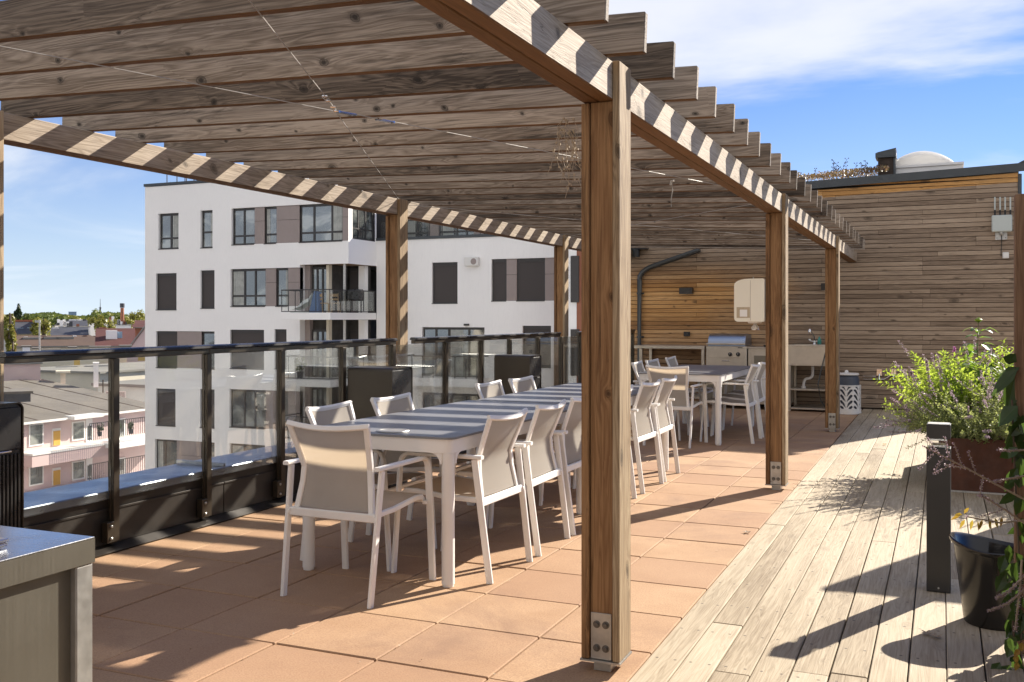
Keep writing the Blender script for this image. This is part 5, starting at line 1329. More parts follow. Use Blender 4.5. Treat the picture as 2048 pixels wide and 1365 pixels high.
mm = MB(); mm.box(PXF+.46, PXF+.60, PY0_-.4, PY1_, ZE-.14, ZE+.0); mm.build('gutter', 'white_paint', pk)
mm = MB()
for k in range(10): Y = PY1_-2-k*3.1; mm.prism([(PXF+.4, ZE+.024), (RXP, RZP+.004), (RXP, RZP+.035), (PXF+.4, ZE+.05)], Y, Y+.06, 'Y')
mm.build('roof_seams', 'roof_brown', pk)
# rows
for (dy) in (0, 79):
    for a, b, t_, u_ in ((57, 86, 848, 892), (143, 169, 843, 881)):
        f = pbox(a, b, t_+dy, u_+dy, .06, 'white_paint', 'window', .08); g2 = pbox(a+2.5, b-2.5, t_+2.5+dy, u_-3+dy, .075, 'window_glass', 'pane', .02, par=f)
    f = pbox(104, 120.5, 857+dy, 891+dy, .05, 'white_paint', 'door_frame', .06); pbox(105.5, 119, 862+dy, 891+dy, .09, 'yellow_door', 'door', .04, par=f)
    f = pbox(171, 184, 838+dy, 884+dy, .05, 'white_paint', 'door_frame', .06); pbox(174, 182, 852+dy, 880+dy, .07, 'window_glass', 'pane', .02, par=f)
    f = pbox(222, 250, 838+dy, 880+dy, .05, 'white_paint', 'window', .06); pbox(225, 247, 841+dy, 877+dy, .07, 'window_glass', 'pane', .02, par=f)
for k, dy in enumerate((0, 79)):
    s_ = pbox(30, 207, 893+dy, 897+dy, 1.55, 'white_paint', 'balcony_edge', 1.54); pbox(30, 206, 897.5+dy, 919+dy, 1.5, 'stucco_pink', 'balcony', 1.49)
    s2 = pbox(178, 330, 874+dy, 883+dy, 2.6, 'stucco_white', 'balcony', 2.59)
    ya, yb2 = gx(181, PXF+2.6)[0], gx(330, PXF+2.6)[0]; z0 = on_x(240, 874+dy, PXF+2.6)[1]; m = MB()
    for j in range(40): Y = ya+(yb2-ya)*j/39; m.box(PXF+2.5, PXF+2.53, Y-.015, Y+.015, z0+.01, z0+.1 + 1.0)
    m.box(PXF+2.49, PXF+2.54, ya, yb2, z0+1.101, z0+1.15); m.build('balcony_rail', 'frame_dark', s2)
aw = pbox(127, 186, 829, 836, 1.0, 'white_paint', 'awning', .95)
# roof structures on the pink building
def vframe(x, wy):
    """frame at the point where the ray through photo column x meets the plane wy: across the ray, along it"""
    wx, dd = gy(x, wy); f = Vector((wx, wy, 0)).normalized(); r = Vector((f.y, -f.x, 0)); sc = dd/FPX*(f.y*COST-f.x*SINT)
    return Matrix(((r.x, f.x, 0, wx), (r.y, f.y, 0, wy), (0, 0, 1, 0), (0, 0, 0, 1))), sc
def block(name, label, cat, x0, x1, yt, yb, wy, dep, mat, group=None, topmat=None, over=.15):
    xm = (x0+x1)/2; M, sc = vframe(xm, wy); w = (x1-x0)/2*sc; zt_ = on_y(xm, yt, wy)[1]; zb_ = on_y(xm, yb, wy)[1]
    t = thing(name, label, cat, (M[0][3], M[1][3], zb_), group=group)
    MB().box(-w, w, 0, dep, zb_, zt_-.1, M).build('wall', mat, t)
    MB().box(-w-over, w+over, -over, dep+over, zt_-.099, zt_+.06, M).build('roof', topmat or 'felt', t)
    return t
block('stair_house', 'pale pink flat topped stair house rising from the felt roof', 'roof house', -60, 82, 727, 775, 55.0, 4, 'stucco_pink', topmat='grey_roof')
block('roof_step', 'low dark roof box at the left end of the pink building roof', 'roof box', -60, 62, 786, 806, 46.0, 3, 'roof_slate')
block('chimney', 'tall white chimney between the felt roof and the grey roofs', 'chimney', 187, 197, 727, 775, 58.5, 1.0, 'stucco_white', over=.05, topmat='stucco_white')
block('chimney', 'short white chimney with spreading top behind the pink stair house', 'chimney', 121, 131, 744, 768, 58, 1.1, 'stucco_cream', over=.35, topmat='stucco_cream')
MB().tube([at_d(206, 760, 76), at_d(206, 786, 76)], .05, 6).build('vent_pipe', 'bark', None, label='thin dark vent pipe on the felt roof below the white chimney', category='pipe')

# ------------------------------------------------------------------ roofs and houses further away
def flat(name, label, x0, x1, ytop_far, y_eave, wy, yb, mat='grey_roof', wall='stucco_mint', far=None):
    z = on_y((x0+x1)/2, y_eave, wy)[1]; a, b = gy(x0, wy)[0], gy(x1, wy)[0]
    dfar = FPX*(CH-z)/(ytop_far-HY); wfar = wy + (dfar - gy((x0+x1)/2, wy)[1])*COST
    t = thing(name, label, 'building', ((a+b)/2, wy, GZ))
    MB().box(a, b, wy, wfar, GZ, z-.25).build('wall', wall, t); MB().box(a-.4, b+.4, wy-.4, wfar+.4, z-.249, z).build('roof', mat, t)
    return t, a, b, z
t, a, b, z = flat('mint_building', 'pale mint building with flat grey roof beside the white building', 196, 420, 706, 770, 66, 0)
for x in (222, 242): X0, Z0 = on_y(x, 780, 66); f = MB().box(X0-.6, X0+.6, 65.93, 65.995, Z0-1.5, Z0-.1).build('window', 'white_paint', t); MB().box(X0-.48, X0+.48, 65.90, 65.928, Z0-1.4, Z0-.2).build('pane', 'window_glass', f)
t, a, b, z = flat('grey_roof_block', 'low building with wide flat grey roof behind the pink stair house', 20, 200, 700, 741, 92, 0, wall='stucco_cream')
for x0, x1, yt, yb, wy, lb in ((148, 160, 716, 731, 100, 'yellow vent housing with flat lid on the grey roof'), (112, 121, 712, 722, 120, 'small cream vent box on the grey roof left of the yellow one'), (276, 290, 710, 722, 96, 'yellow roof box next to the white building edge')):
    block('roof_vent', lb, 'vent', x0, x1, yt, yb, wy, 1.6, 'stucco_yellow', over=.25, topmat='stucco_cream')
def gable(name, label, x0, x1, y_ridge, y_eave, wy, dep, roofm, wall, along='X', hip=0):
    xm = (x0+x1)/2; M, sc = vframe(xm, wy); w = (x1-x0)/2*sc; a, b = -w, w; ze = on_y(xm, y_eave, wy)[1]; zr_ = on_y(xm, y_ridge, wy+dep*.5*M[1][1])[1]
    t = thing(name, label, 'house', (M[0][3], M[1][3], GZ))
    def T(mb): mb.v = [tuple(M @ Vector(v)) for v in mb.v]; return mb
    if along == 'X':
        MB().box(a+.3, b-.3, .4, dep-.4, GZ, ze-.05, M).build('wall', wall, t)
        h = hip*(b-a)
        vs = [(a, 0, ze), (b, 0, ze), (b, dep, ze), (a, dep, ze), (a, dep/2, zr_), (b-h, dep/2, zr_), (a, 0, ze-.2), (b, 0, ze-.2), (b, dep, ze-.2), (a, dep, ze-.2)]
        T(MB().add(vs, [(0, 1, 5, 4), (2, 3, 4, 5), (1, 2, 5), (3, 0, 4), (0, 6, 7, 1), (1, 7, 8, 2), (2, 8, 9, 3), (3, 9, 6, 0), (6, 9, 8, 7)])).build('roof', roofm, t)
        MB().box(a, b, -.15, 0, ze-.25, ze-.02, M).build('gutter', 'grey_roof', t)
    else:
        T(MB().prism([(a+.3, GZ), (b-.3, GZ), (b-.3, ze), (0, zr_-.3), (a+.3, ze)], .3, dep-.3, 'Y')).build('wall', wall, t)
        T(MB().prism([(a, ze-.15), (0, zr_-.2), (b, ze-.15), (b, ze+.1), (0, zr_+.1), (a, ze+.1)], 0, dep, 'Y')).build('roof', roofm, t)
    def on(x, y, bb, cw, hh, mat, nm, bd=1.0):                     # small box standing on the roof at a photo pixel
        u = (x-xm)*sc; Z = on_y(x, y, wy+bb*M[1][1])[1]; return MB().box(u-cw, u+cw, bb, bb+bd, Z-hh, Z, M).build(nm, mat, t)
    return t, on, M, zr_, w

t, on, M, zr_, w = gable('brown_roof_house', 'long house with low brown roof, nearest of the far roofs', 32, 240, 671, 692, 140, 16, 'roof_brown', 'stucco_cream', hip=.28)
for x in (63, 130, 105): on(x, 674, 5, 1.6, 1.6, 'grey_roof', 'dormer', 2)
for x in (50, 88, 150, 172, 200): on(x, 672, 7, .35, 1.6, 'stucco_white' if x % 4 else 'roof_red', 'chimney')
t, on, M, zr_, w = gable('slate_roof_house', 'house with dark slate roof and white chimneys behind the brown roof', 80, 178, 655, 673, 172, 14, 'roof_slate', 'stucco_cream')
for x in (110, 140, 156, 163, 171): on(x, 656 if x < 120 else 661, 6, .8, 3.2, 'stucco_white', 'chimney', 1.6)
t, on, M, zr_, w = gable('yellow_gable_house', 'yellow house with orange topped slate roof at the far left', 10, 36, 643, 668, 160, 12, 'roof_slate', 'stucco_yellow', along='Y')
t, on, M, zr_, w = gable('slate_house', 'house with steep slate roof and orange ridge beside the yellow gable', 30, 76, 643, 668, 172, 14, 'roof_slate', 'stucco_cream')
MB().box(-w, w-.8, 6.7, 7.3, zr_-.1, zr_+.35, M).build('ridge', 'roof_orange', t)
on(75, 640, 0, .7, 4.5, 'stucco_white', 'fire_wall', 13); on(40, 656, 3, .8, 1.0, 'glass_blue_tower', 'skylight'); on(62, 655, 3, .8, 1.0, 'glass_blue_tower', 'skylight')
t, on, M, zr_, w = gable('red_roof_house', 'house with broad dark red roof beside the white building', 190, 272, 657, 692, 125, 16, 'roof_red', 'stucco_cream')
on(223, 661, 3, .9, 3.4, 'stucco_white', 'chimney', 1.5); on(232, 664, 3.4, 1.0, 1.3, 'glass_blue_tower', 'skylight'); on(205, 655, 8, .6, 2.0, 'brick_red', 'chimney')
t, on, M, zr_, w = gable('pale_gable_house', 'house with pale sloping gable edge touching the white building', 250, 330, 652, 705, 118, 12, 'grey_roof', 'stucco_pink', along='Y')
t, on, M, zr_, w = gable('far_red_house', 'distant dark red roofed house below the trees by the white building', 264, 320, 641, 655, 210, 14, 'roof_red', 'brick_red')
t, on, M, zr_, w = gable('dark_mansard_house', 'distant dark roofed house with pale roof terrace left of the brick chimney', 122, 176, 640, 652, 235, 14, 'roof_slate', 'stucco_white')
for x in (132, 140, 148, 160, 168): on(x, 639, 6, .8, 2.0, 'stucco_white' if x % 3 else 'roof_slate', 'chimney')
for i, (x0, x1, yt, yb, wy) in enumerate(((105, 124, 643, 660, 225), (110, 140, 651, 662, 190), (178, 232, 646, 664, 200), (118, 180, 654, 668, 182), (12, 28, 677, 705, 110), (205, 228, 643, 650, 240), (60, 100, 650, 660, 240), (232, 262, 650, 662, 180))):
    nm = ['small white block below the trees', 'pale low roof block left of the dark roofs', 'white flat roofed block with roof vents left of the brick chimney', 'pale block half hidden by the slate roof', 'white wall block at the left post', 'far white block under the green trees', 'grey white block above the slate roof', 'white block at the foot of the brick chimney'][i]
    t = block('city_block', nm, 'building', x0, x1, yt, yb+8, wy, 10, 'stucco_white' if i != 6 else 'stucco_cream', topmat='grey_roof')
    M, sc = vframe((x0+x1)/2, wy); w = (x1-x0)/2*sc; zt_ = on_y((x0+x1)/2, yt, wy)[1]; rgc = random.Random(i)
    for k in range(5): X0 = rgc.uniform(-w+.5, w-.5); MB().box(X0-.35, X0+.35, 1, 2, zt_+.06, zt_+rgc.uniform(.6, 1.8), M).build('roof_vent', ['stucco_white', 'roof_slate', 'brick_red'][k % 3], t)
# small objects just behind the terrace railing line
for i, (x0, x1, yt, yb, wy, mt) in enumerate(((45, 60, 693, 706, 100, 'stucco_white'), (66, 80, 697, 706, 104, 'stucco_cream'), (84, 120, 700, 707, 112, 'roof_slate'), (138, 152, 695, 704, 108, 'stucco_cream'), (180, 220, 694, 703, 110, 'stucco_cream'), (240, 262, 692, 700, 105, 'grey_roof'))):
    block('roof_hut', ['white round topped hut on the roofs behind the railing', 'cream hut beside the white one on the roofs', 'dark low hut on the roofs behind the railing', 'cream box on the roof right of the lamp mast', 'long cream roof hut below the brown roof', 'grey roof hut below the red roof'][i], 'roof hut', x0, x1, yt, yb+6, wy, 3, mt)
t = thing('brick_chimney', 'tall round brick chimney standing among the far trees', 'chimney', tuple(at_d(244, 660, 260)))
p = at_d(244.5, 655, 260); pt_ = at_d(244, 607, 260)
MB().lathe([(.60*260/FPX*8, p.z-8), (.42*260/FPX*8, pt_.z-1.2)], (p.x, p.y, 0), 18).build('shaft', 'brick_red', t, smooth=True)
MB().lathe([(.55, pt_.z-1.15), (.60, pt_.z-1.1), (.60, pt_.z-.1), (.5, pt_.z)], (p.x, p.y, 0), 18).build('crown', 'roof_slate', t)
t = thing('radio_mast', 'thin dark radio mast above the far trees', 'mast', tuple(at_d(200, 640, 320)))
p = at_d(200.5, 640, 320); z0 = p.z; zt_ = at_d(200, 598, 320).z
MB().lathe([(.30, z0-4), (.24, z0+(zt_-z0)*.6), (.10, z0+(zt_-z0)*.62), (.05, zt_)], (p.x, p.y, 0), 8).build('pole', 'roof_slate', t)
MB().lathe([(.6, z0+(zt_-z0)*.35), (.6, z0+(zt_-z0)*.38)], (p.x, p.y, 0), 10).lathe([(.5, z0+(zt_-z0)*.55), (.5, z0+(zt_-z0)*.57)], (p.x, p.y, 0), 10).build('platform', 'roof_slate', t)
block('glass_tower', 'distant grey blue office block above the tree line', 'building', 137, 153, 624, 650, 420, 18, 'glass_blue_tower', topmat='glass_blue_tower')
p0 = at_d(79, 700, 88); p1 = at_d(76, 640, 88)
t = thing('lamp_mast', 'slim grey mast with a small crossbar in front of the brown roof', 'mast', (p0.x, p0.y, p0.z))
MB().tube([p0 + Vector((0, 0, -3)), Vector((p0.x, p0.y, p1.z))], .07, 6).build('pole', 'galvanised', t); MB().box(p0.x-.5, p0.x+.1, p0.y-.06, p0.y+.06, p1.z-.25, p1.z-.05).build('crossbar', 'galvanised', t)
# ground far below
MB().box(-1500, 1500, -600, 3000, GZ-1, GZ).build('ground', 'street', kind='structure')
MB().box(-4.79, 3.6, -8, 22, GZ+.01, -.45).build('own_building', 'stucco_white', None, label='building body that carries the roof terrace', category='building')
# building across, behind the camera: it is what the windows of the white building mirror
ob = thing('opposite_building', 'white building with long balconies mirrored in the windows of the white building', 'building', (-30, -38, GZ))
MB().box(-60, 10, -44, -38, GZ, 9).build('wall', 'stucco_cream', ob)
for z in (-9, -6, -3, 0, 3, 6): MB().box(-58, 8, -37.99, -36.4, z, z+1.1).build('balcony', 'stucco_white', ob); MB().box(-58, 8, -37.995, -37.98, z+1.15, z+2.9).build('window_band', 'frame_dark', ob)

# ------------------------------------------------------------------ trees
def crown(m, c, rx, ry, rz_, n, sz, rg, lump=3.2):
    k = 0
    cl = [Vector((rg.gauss(0, .45), rg.gauss(0, .45), rg.gauss(0, .42))) for _ in range(16)]
    cl = [v.normalized()*min(.8, v.length) for v in cl]
    while k < n:
        q = rg.choice(cl); d = Vector((rg.gauss(0, 1), rg.gauss(0, 1), rg.gauss(0, 1))).normalized()
        p = q + d*.34*rg.random()**.35
        if p.z < -.75: continue
        P = Vector((c[0]+p.x*rx, c[1]+p.y*ry, c[2]+p.z*rz_)); nrm = (d + Vector((rg.uniform(-.6, .6), rg.uniform(-.6, .6), rg.uniform(-.2, .8)))).normalized()
        u = nrm.orthogonal().normalized(); u = Matrix.Rotation(rg.uniform(0, 6.28), 3, nrm) @ u; w = nrm.cross(u); s_ = sz*rg.uniform(.6, 1.3)
        m.add([P-u*s_, P-w*s_*.6, P+u*s_, P+w*s_*.6], [(0, 1, 2, 3)]); k += 1
def tree(x, yt, yb, d, wpx, label, mat, seed, group='trees behind the far roofs', n=900):
    rg = random.Random(seed); p = at_d(x, yb, d); zt_ = at_d(x, yt, d).z; rz_ = max(2.5, (zt_-p.z)*.55); rx = wpx/2*d/FPX*(1.0 if 'poplar' in label else 1.55)
    t = thing('poplar_tree' if 'poplar' in label else 'broadleaf_tree', label, 'tree', (p.x, p.y, p.z-8), group=group)
    MB().tube([(p.x, p.y, p.z-8), (p.x+.2, p.y, p.z-2), (p.x, p.y, p.z+rz_*.8)], lambda i: (.55, .4, .12)[i], 8).build('trunk', 'bark', t)
    m = MB(); crown(m, (p.x, p.y, zt_-rz_), rx, rx, rz_*1.02, n, max(.35, rx*.085), rg); m.raw('crown', mat, t)
rg = random.Random(4)
tree(36, 610, 645, 250, 13, 'dark narrow poplar standing above the yellow house', 'leaf_poplar', 1, n=1400)
specs = [(16, 626, 300, 22, 'y'), (52, 628, 290, 24, 'g'), (74, 630, 300, 26, 'g'), (92, 625, 330, 30, 'g'), (108, 627, 300, 30, 'g'), (128, 629, 350, 28, 'y'), (149, 632, 340, 30, 'y'), (168, 631, 330, 26, 'y'),
         (188, 622, 300, 26, 'g'), (205, 624, 290, 28, 'g'), (224, 626, 320, 26, 'y'), (238, 627, 310, 26, 'g'), (258, 624, 330, 30, 'g'), (276, 623, 320, 34, 'y'), (296, 626, 330, 30, 'g'), (87, 636, 215, 34, 'y'), (196, 633, 240, 26, 'y'), (222, 638, 250, 26, 'y'), (252, 636, 270, 24, 'y'), (20, 648, 140, 14, 'y')]
wh = ['leftmost', 'second', 'third']
for i, (x, yt, d, w_, k_) in enumerate(specs):
    near = ['beside the left post', 'right of the poplar', 'left of the domed oak', 'domed and tall left of the office block', 'dark under the office block', 'yellow green right below the office block', 'low and yellow above the white blocks', 'yellow green left of the radio mast',
            'dark behind the radio mast', 'round and dark right of the radio mast', 'yellowish left of the brick chimney', 'green just left of the brick chimney', 'green right of the brick chimney', 'yellow green by the white building', 'half hidden by the white building',
            'yellow green in front of the slate roofs', 'low in front of the radio mast', 'pale in front of the chimney foot', 'pale right of the chimney foot', 'small between the yellow house and the post'][i]
    tree(x, yt-2, 656, d, w_, 'broadleaf tree ' + near, 'leaf_tree_yellow' if k_ == 'y' else 'leaf_tree', 20+i, n=800)
m = MB(); rg = random.Random(77)
for i in range(9000):
    d = rg.uniform(340, 460); x = rg.uniform(-60, 330); y = 637 + rg.uniform(-6, 22) + 4*math.sin(x*.05); P = at_d(x, y, d); s_ = rg.uniform(.6, 1.4)
    u = Vector((rg.uniform(-1, 1), rg.uniform(-1, 1), rg.uniform(-1, 1))).normalized(); w = u.orthogonal().normalized(); m.add([P-u*s_, P-w*s_*.6, P+u*s_, P+w*s_*.6], [(0, 1, 2, 3)])
o = m.raw('distant_wood', 'leaf_tree'); o['kind'] = 'stuff'; o['label'] = 'continuous band of trees along the horizon'; o['category'] = 'woods'

# ------------------------------------------------------------------ plants on the terrace
def leaf(m, p, d, n, L, W_, fold=.25, droop=0.0):
    """pointed leaf: base p, direction d, surface normal n"""
    d = d.normalized(); s_ = d.cross(n)
    if s_.length < 1e-4: s_ = d.orthogonal()
    s_.normalize(); n = s_.cross(d).normalized()
    a = p; m1 = p + d*L*.38 - n*fold*W_*.4; tip = p + d*L - Vector((0, 0, droop*L)); m2 = p + d*L*.72 - n*fold*W_*.2 - Vector((0, 0, droop*L*.45))
    l1 = p + d*L*.35 + s_*W_*.5 + n*fold*W_*.3; l2 = p + d*L*.70 + s_*W_*.36 + n*fold*W_*.2 - Vector((0, 0, droop*L*.45))
    r1 = p + d*L*.35 - s_*W_*.5 + n*fold*W_*.3; r2 = p + d*L*.70 - s_*W_*.36 + n*fold*W_*.2 - Vector((0, 0, droop*L*.45))
    m.add([a, l1, m1, r1, l2, m2, r2, tip], [(0, 1, 2), (0, 2, 3), (1, 4, 5, 2), (2, 5, 6, 3), (4, 7, 5), (5, 7, 6)])
def leaf4(m, p, d, n, L, W_):
    s_ = d.cross(n); s_ = s_.normalized() if s_.length > 1e-4 else d.orthogonal().normalized()
    m.add([p, p+d*L*.5+s_*W_*.5, p+d*L, p+d*L*.5-s_*W_*.5], [(0, 1, 2, 3)])
def rv(rg, k=1.0): return Vector((rg.gauss(0, k), rg.gauss(0, k), rg.gauss(0, k)))
def stem_path(p, d, L, n, rg, bend, grav=0.0):
    pts = [p.copy()]; d = d.normalized()
    for i in range(n):
        d = (d + rv(rg, bend) + Vector((0, 0, -grav))).normalized(); p = p + d*L/n; pts.append(p.copy())
    return pts
def bush(name, label, cat, base, rad, stems, L, leaves, LL, LW, mat, seed, spread=.6, grav=.05, flowers=None, fm='flower_mauve', stem_mat='stem_green', side=0):
    rg = random.Random(seed); t = thing(name, label, cat, base); ms, ml, mf = MB(), MB(), MB(); bz = base[2]
    for i in range(stems):
        a = rg.uniform(0, 6.283); r_ = rad*math.sqrt(rg.random()); q = Vector((base[0]+r_*math.cos(a), base[1]+r_*math.sin(a), bz))
        out = Vector((math.cos(a), math.sin(a), 0))*(r_/rad)*spread*1.3 + Vector((rg.gauss(0, .18), rg.gauss(0, .18), 0)); Ls = L*rg.uniform(.55, 1.1)
        pts = stem_path(q, Vector((out.x, out.y, 1)), Ls, 9, rg, .10, grav); ms.tube(pts, lambda j: .0028*(1-j/14), 4)
        nl = int(leaves*Ls/L)
        for j in range(nl):
            tt = .18 + .82*j/max(1, nl-1); f = tt*9; k = min(8, int(f)); pp = pts[k].lerp(pts[k+1], f-k); ax = (pts[k+1]-pts[k]).normalized()
            for sg in (1, -1):
                az = j*1.9 + (0 if sg > 0 else math.pi); u = ax.orthogonal().normalized(); u = Matrix.Rotation(az+rg.uniform(-.4, .4), 3, ax) @ u
                d = (u + ax*rg.uniform(.25, .9)).normalized(); sc = rg.uniform(.6, 1.15)*(1.15-.55*tt)
                if LL > .035: leaf(ml, pp, d, ax, LL*sc, LW*sc, .25, rg.uniform(0, .3))
                else: leaf4(ml, pp, d, (ax+rv(rg, .4)).normalized(), LL*sc, LW*sc)
        if flowers and rg.random() < flowers:
            tip = pts[-1]; ax = (pts[-1]-pts[-2]).normalized(); fl = stem_path(tip, ax, rg.uniform(.10, .20), 8, rg, .06); ms.tube(fl, .0015, 4)
            for q in fl[1:]:
                for _ in range(7):
                    d = rv(rg).normalized(); leaf4(mf, q + d*.002, (d+ax*.5).normalized(), rv(rg).normalized(), rg.uniform(.010, .017), .009)
    ms.build('stems', stem_mat, t); ml.raw('foliage', mat, t)
    if mf.v: mf.raw('flowers', fm, t)
    return t
PLZ = PZ - .06
bush('flowering_catmint', 'loose bushy plant with tiny leaves and mauve flower spikes filling the planter front', 'plant', (.36, 8.74, PLZ), .42, 330, .50, 34, .034, .016, 'leaf_bush', 31, spread=.85, grav=.05, flowers=.30)
bush('flowering_catmint', 'loose bushy plant with mauve spikes at the right side of the planter', 'plant', (.90, 8.80, PLZ), .38, 270, .50, 32, .034, .016, 'leaf_bush', 32, spread=.7, grav=.05, flowers=.25)
bush('lime_shrub', 'bright lime green shrub with narrow leaves in the middle of the planter', 'plant', (.42, 9.25, PLZ), .38, 190, .74, 30, .088, .032, 'leaf_lime', 33, spread=.5, grav=.03)
bush('lime_shrub', 'bright lime green shrub behind the seed head stem in the planter', 'plant', (.80, 9.35, PLZ), .36, 160, .72, 28, .092, .034, 'leaf_lime', 34, spread=.4, grav=.03)
bush('lavender_spikes', 'upright grey green plant with pale lavender spikes at the left of the planter', 'plant', (.22, 8.95, PLZ), .20, 14, .72, 12, .032, .009, 'leaf_bush', 35, spread=.45, grav=.0, flowers=.95)
# long sprays leaning out to the left
def spray(name, label, pts, n, LL, LW, mat, seed, cat='plant', fl=0, fmat='flower_mauve', r=.0035):
    rg = random.Random(seed); P = [Vector(p) for p in pts]
    # smooth
    Q = []
    for i in range(len(P)-1):
        a = P[max(0, i-1)]; b = P[i]; c = P[i+1]; d = P[min(len(P)-1, i+2)]
        for k in range(6):
            t = k/6; Q.append(.5*((2*b)+(-a+c)*t+(2*a-5*b+4*c-d)*t*t+(-a+3*b-3*c+d)*t**3))
    Q.append(P[-1]); t_ = thing(name, label, cat, tuple(P[0])); ms, ml, mf = MB(), MB(), MB(); N_ = len(Q)
    ms.tube(Q, lambda i: r*(1-.6*i/N_), 6)
    for j in range(n):
        f = (.12+.88*j/max(1, n-1))*(N_-1.001); k = int(f); pp = Q[k].lerp(Q[min(N_-1, k+1)], f-k); ax = (Q[min(N_-1, k+1)]-Q[k]).normalized()
        for sg in (0, math.pi):
            u = ax.orthogonal().normalized(); u = Matrix.Rotation(j*1.57+sg+rg.uniform(-.3, .3), 3, ax) @ u; leaf(ml, pp, (u+ax*.7).normalized(), ax, LL*rg.uniform(.7, 1.1)*(1.1-.4*j/n), LW, .25, .2)
    if fl:
        for j in range(fl):
            q = Q[int((.35+.65*j/max(1, fl-1))*(N_-1))]
            for _ in range(16):
                d = rv(rg).normalized(); leaf4(mf, q+d*.004, d, rv(rg).normalized(), rg.uniform(.010, .018), .010)
    ms.build('stem', 'stem_green', t_)
    if ml.v: ml.raw('foliage', mat, t_)
    if mf.v: mf.raw('flowers', fmat, t_)
    return t_
spray('leaning_spray', 'leafy green shoot leaning far left out of the planter above the deck', [(.10, 8.6, .40), at_d(1835, 850, 7.95), at_d(1800, 828, 7.95), at_d(1772, 806, 7.95)], 13, .085, .020, 'leaf_lime', 41)
spray('leafy_shoot', 'shorter lime green shoot above the leaning one', [(.15, 8.7, .45), at_d(1850, 800, 7.9), at_d(1832, 780, 7.9), at_d(1815, 778, 7.9)], 12, .09, .026, 'leaf_lime', 42)
for i, (pts, lb) in enumerate((([(1843, 850), (1838, 790), (1824, 752), (1822, 745)], 'pale lavender spike curving up at the far left of the planter'),
                    ([(1880, 850), (1862, 790), (1856, 740), (1853, 722)], 'tall knotted lavender spike left of the lime shrub'),
                    ([(1895, 850), (1885, 790), (1880, 740), (1874, 712)], 'tall lavender spike with a mauve tip over the lime shrub'),
                    ([(1848, 860), (1820, 845), (1811, 812)], 'low mauve spike next to the leaning green shoot'))):
    spray('lavender_plant', lb, [at_d(x, y, 7.95) for x, y in pts], 4, .03, .008, 'leaf_bush', 50+i, fl=13, r=.0025)
# tall broadleaf plant with a seed head
rg = random.Random(61)
tp = thing('tall_broadleaf_plant', 'tall broad leaved green plant with round seed head on top of its bare stem', 'plant', (.62, 9.0, PLZ))
D_ = 8.4; st_ = [at_d(1958, 870, D_), at_d(1957, 780, D_), at_d(1955, 700, D_), at_d(1957, 640, D_)]
ms = MB().tube(st_, lambda i: (.007, .006, .005, .003)[i], 8); ml = MB()
for y, n_, L_, W_ in ((664, 5, .105, .038), (676, 3, .12, .045), (694, 5, .13, .055), (712, 4, .17, .065), (735, 6, .19, .085), (752, 7, .20, .095), (770, 7, .20, .10), (790, 7, .20, .09), (812, 7, .18, .09), (835, 6, .18, .08)):
    p = at_d(1957, y, D_)
    for j in range(n_):
        a = 6.283*j/n_ + rg.uniform(-.4, .4) + y; d = Vector((math.cos(a), math.sin(a), rg.uniform(.15, .6))); q = p + d.normalized()*.05*rg.random(); leaf(ml, q, d, Vector((0, 0, 1)), L_*1.25*rg.uniform(.8, 1.15), W_*1.25, .25, rg.uniform(.3, .85))
p = at_d(1957, 641, D_)
for j in range(60): leaf4(ml, p, rv(rg).normalized(), rv(rg).normalized(), .026, .012)
ms.build('stem', 'stem_green', tp, smooth=True); ml.raw('leaves', 'leaf_broad', tp)
m = MB().lathe([(.004, -.01), (.026, -.006), (.032, .004), (.020, .014), (.004, .016)], tuple(p), 16); m.build('seed_head', 'leaf_lime', tp, smooth=True)
# plume flowers
for i, (x, yt, yb, w_, lb) in enumerate(((2000, 698, 736, .052, 'fat purple plume flower at the right of the planter'), (1909, 696, 716, .022, 'small pink plume flower above the lime shrub'))):
    t = thing('plume_flower', lb, 'flower', tuple(at_d(x-4, 800, 8.5)), group=None); mf = MB(); a, b = at_d(x, yb, 8.5), at_d(x, yt, 8.5)
    MB().tube([at_d(x-4, 820, 8.5), a, b], .003, 5).build('stem', 'stem_green', t)
    for j in range(520 if i == 0 else 160):
        f = rg.random(); q = a.lerp(b, f); r_ = w_*(1-f)**.7*rg.random()**.4; an = rg.uniform(0, 6.283); q = q + Vector((math.cos(an)*r_, math.sin(an)*r_, 0)); leaf4(mf, q, (rv(rg)+Vector((0, 0, 1))).normalized(), rv(rg).normalized(), .016, .008)
    mf.raw('plume', 'flower_purple', t)
# russian sage stems crossing in front of the bollard, rooted beyond the right edge
def sage(label, pts, fl, seed, side=6):
    rg = random.Random(seed); P = [at_d(*p) for p in pts]; t = thing('sage_plant', label, 'plant', tuple(P[0]), group=None); ms, mf = MB(), MB()
    ms.tube(P, lambda i: .0042*(1-.5*i/len(P)), 6)
    tot = len(P)-1
    def cluster(q, ax, n, r_):
        for _ in range(n):
            d = rv(rg).normalized(); leaf4(mf, q+d*r_*.4, d, rv(rg).normalized(), r_, r_*.8)
    for j in range(fl):
        f = (.25+.75*j/max(1, fl-1))*tot*.999; k = int(f); q = P[k].lerp(P[k+1], f-k); ax = (P[k+1]-P[k]).normalized(); cluster(q, ax, 9, rg.uniform(.005, .0075))
    for j in range(side):
        f = (.35+.55*j/max(1, side))*tot*.999; k = int(f); q = P[k].lerp(P[k+1], f-k); ax = (P[k+1]-P[k]).normalized()
        d = (Vector((0, 0, 1 if j % 2 else -.6)) + ax*.5 + rv(rg, .25)).normalized(); br = [q + d*.014*i_ for i_ in range(7)]; ms.tube(br, .0015, 4)
        for b_ in br[1:]: cluster(b_, d, 8, .0055)
    ms.build('stem', 'dry_vine', t); mf.raw('flowers', 'flower_mauve', t)
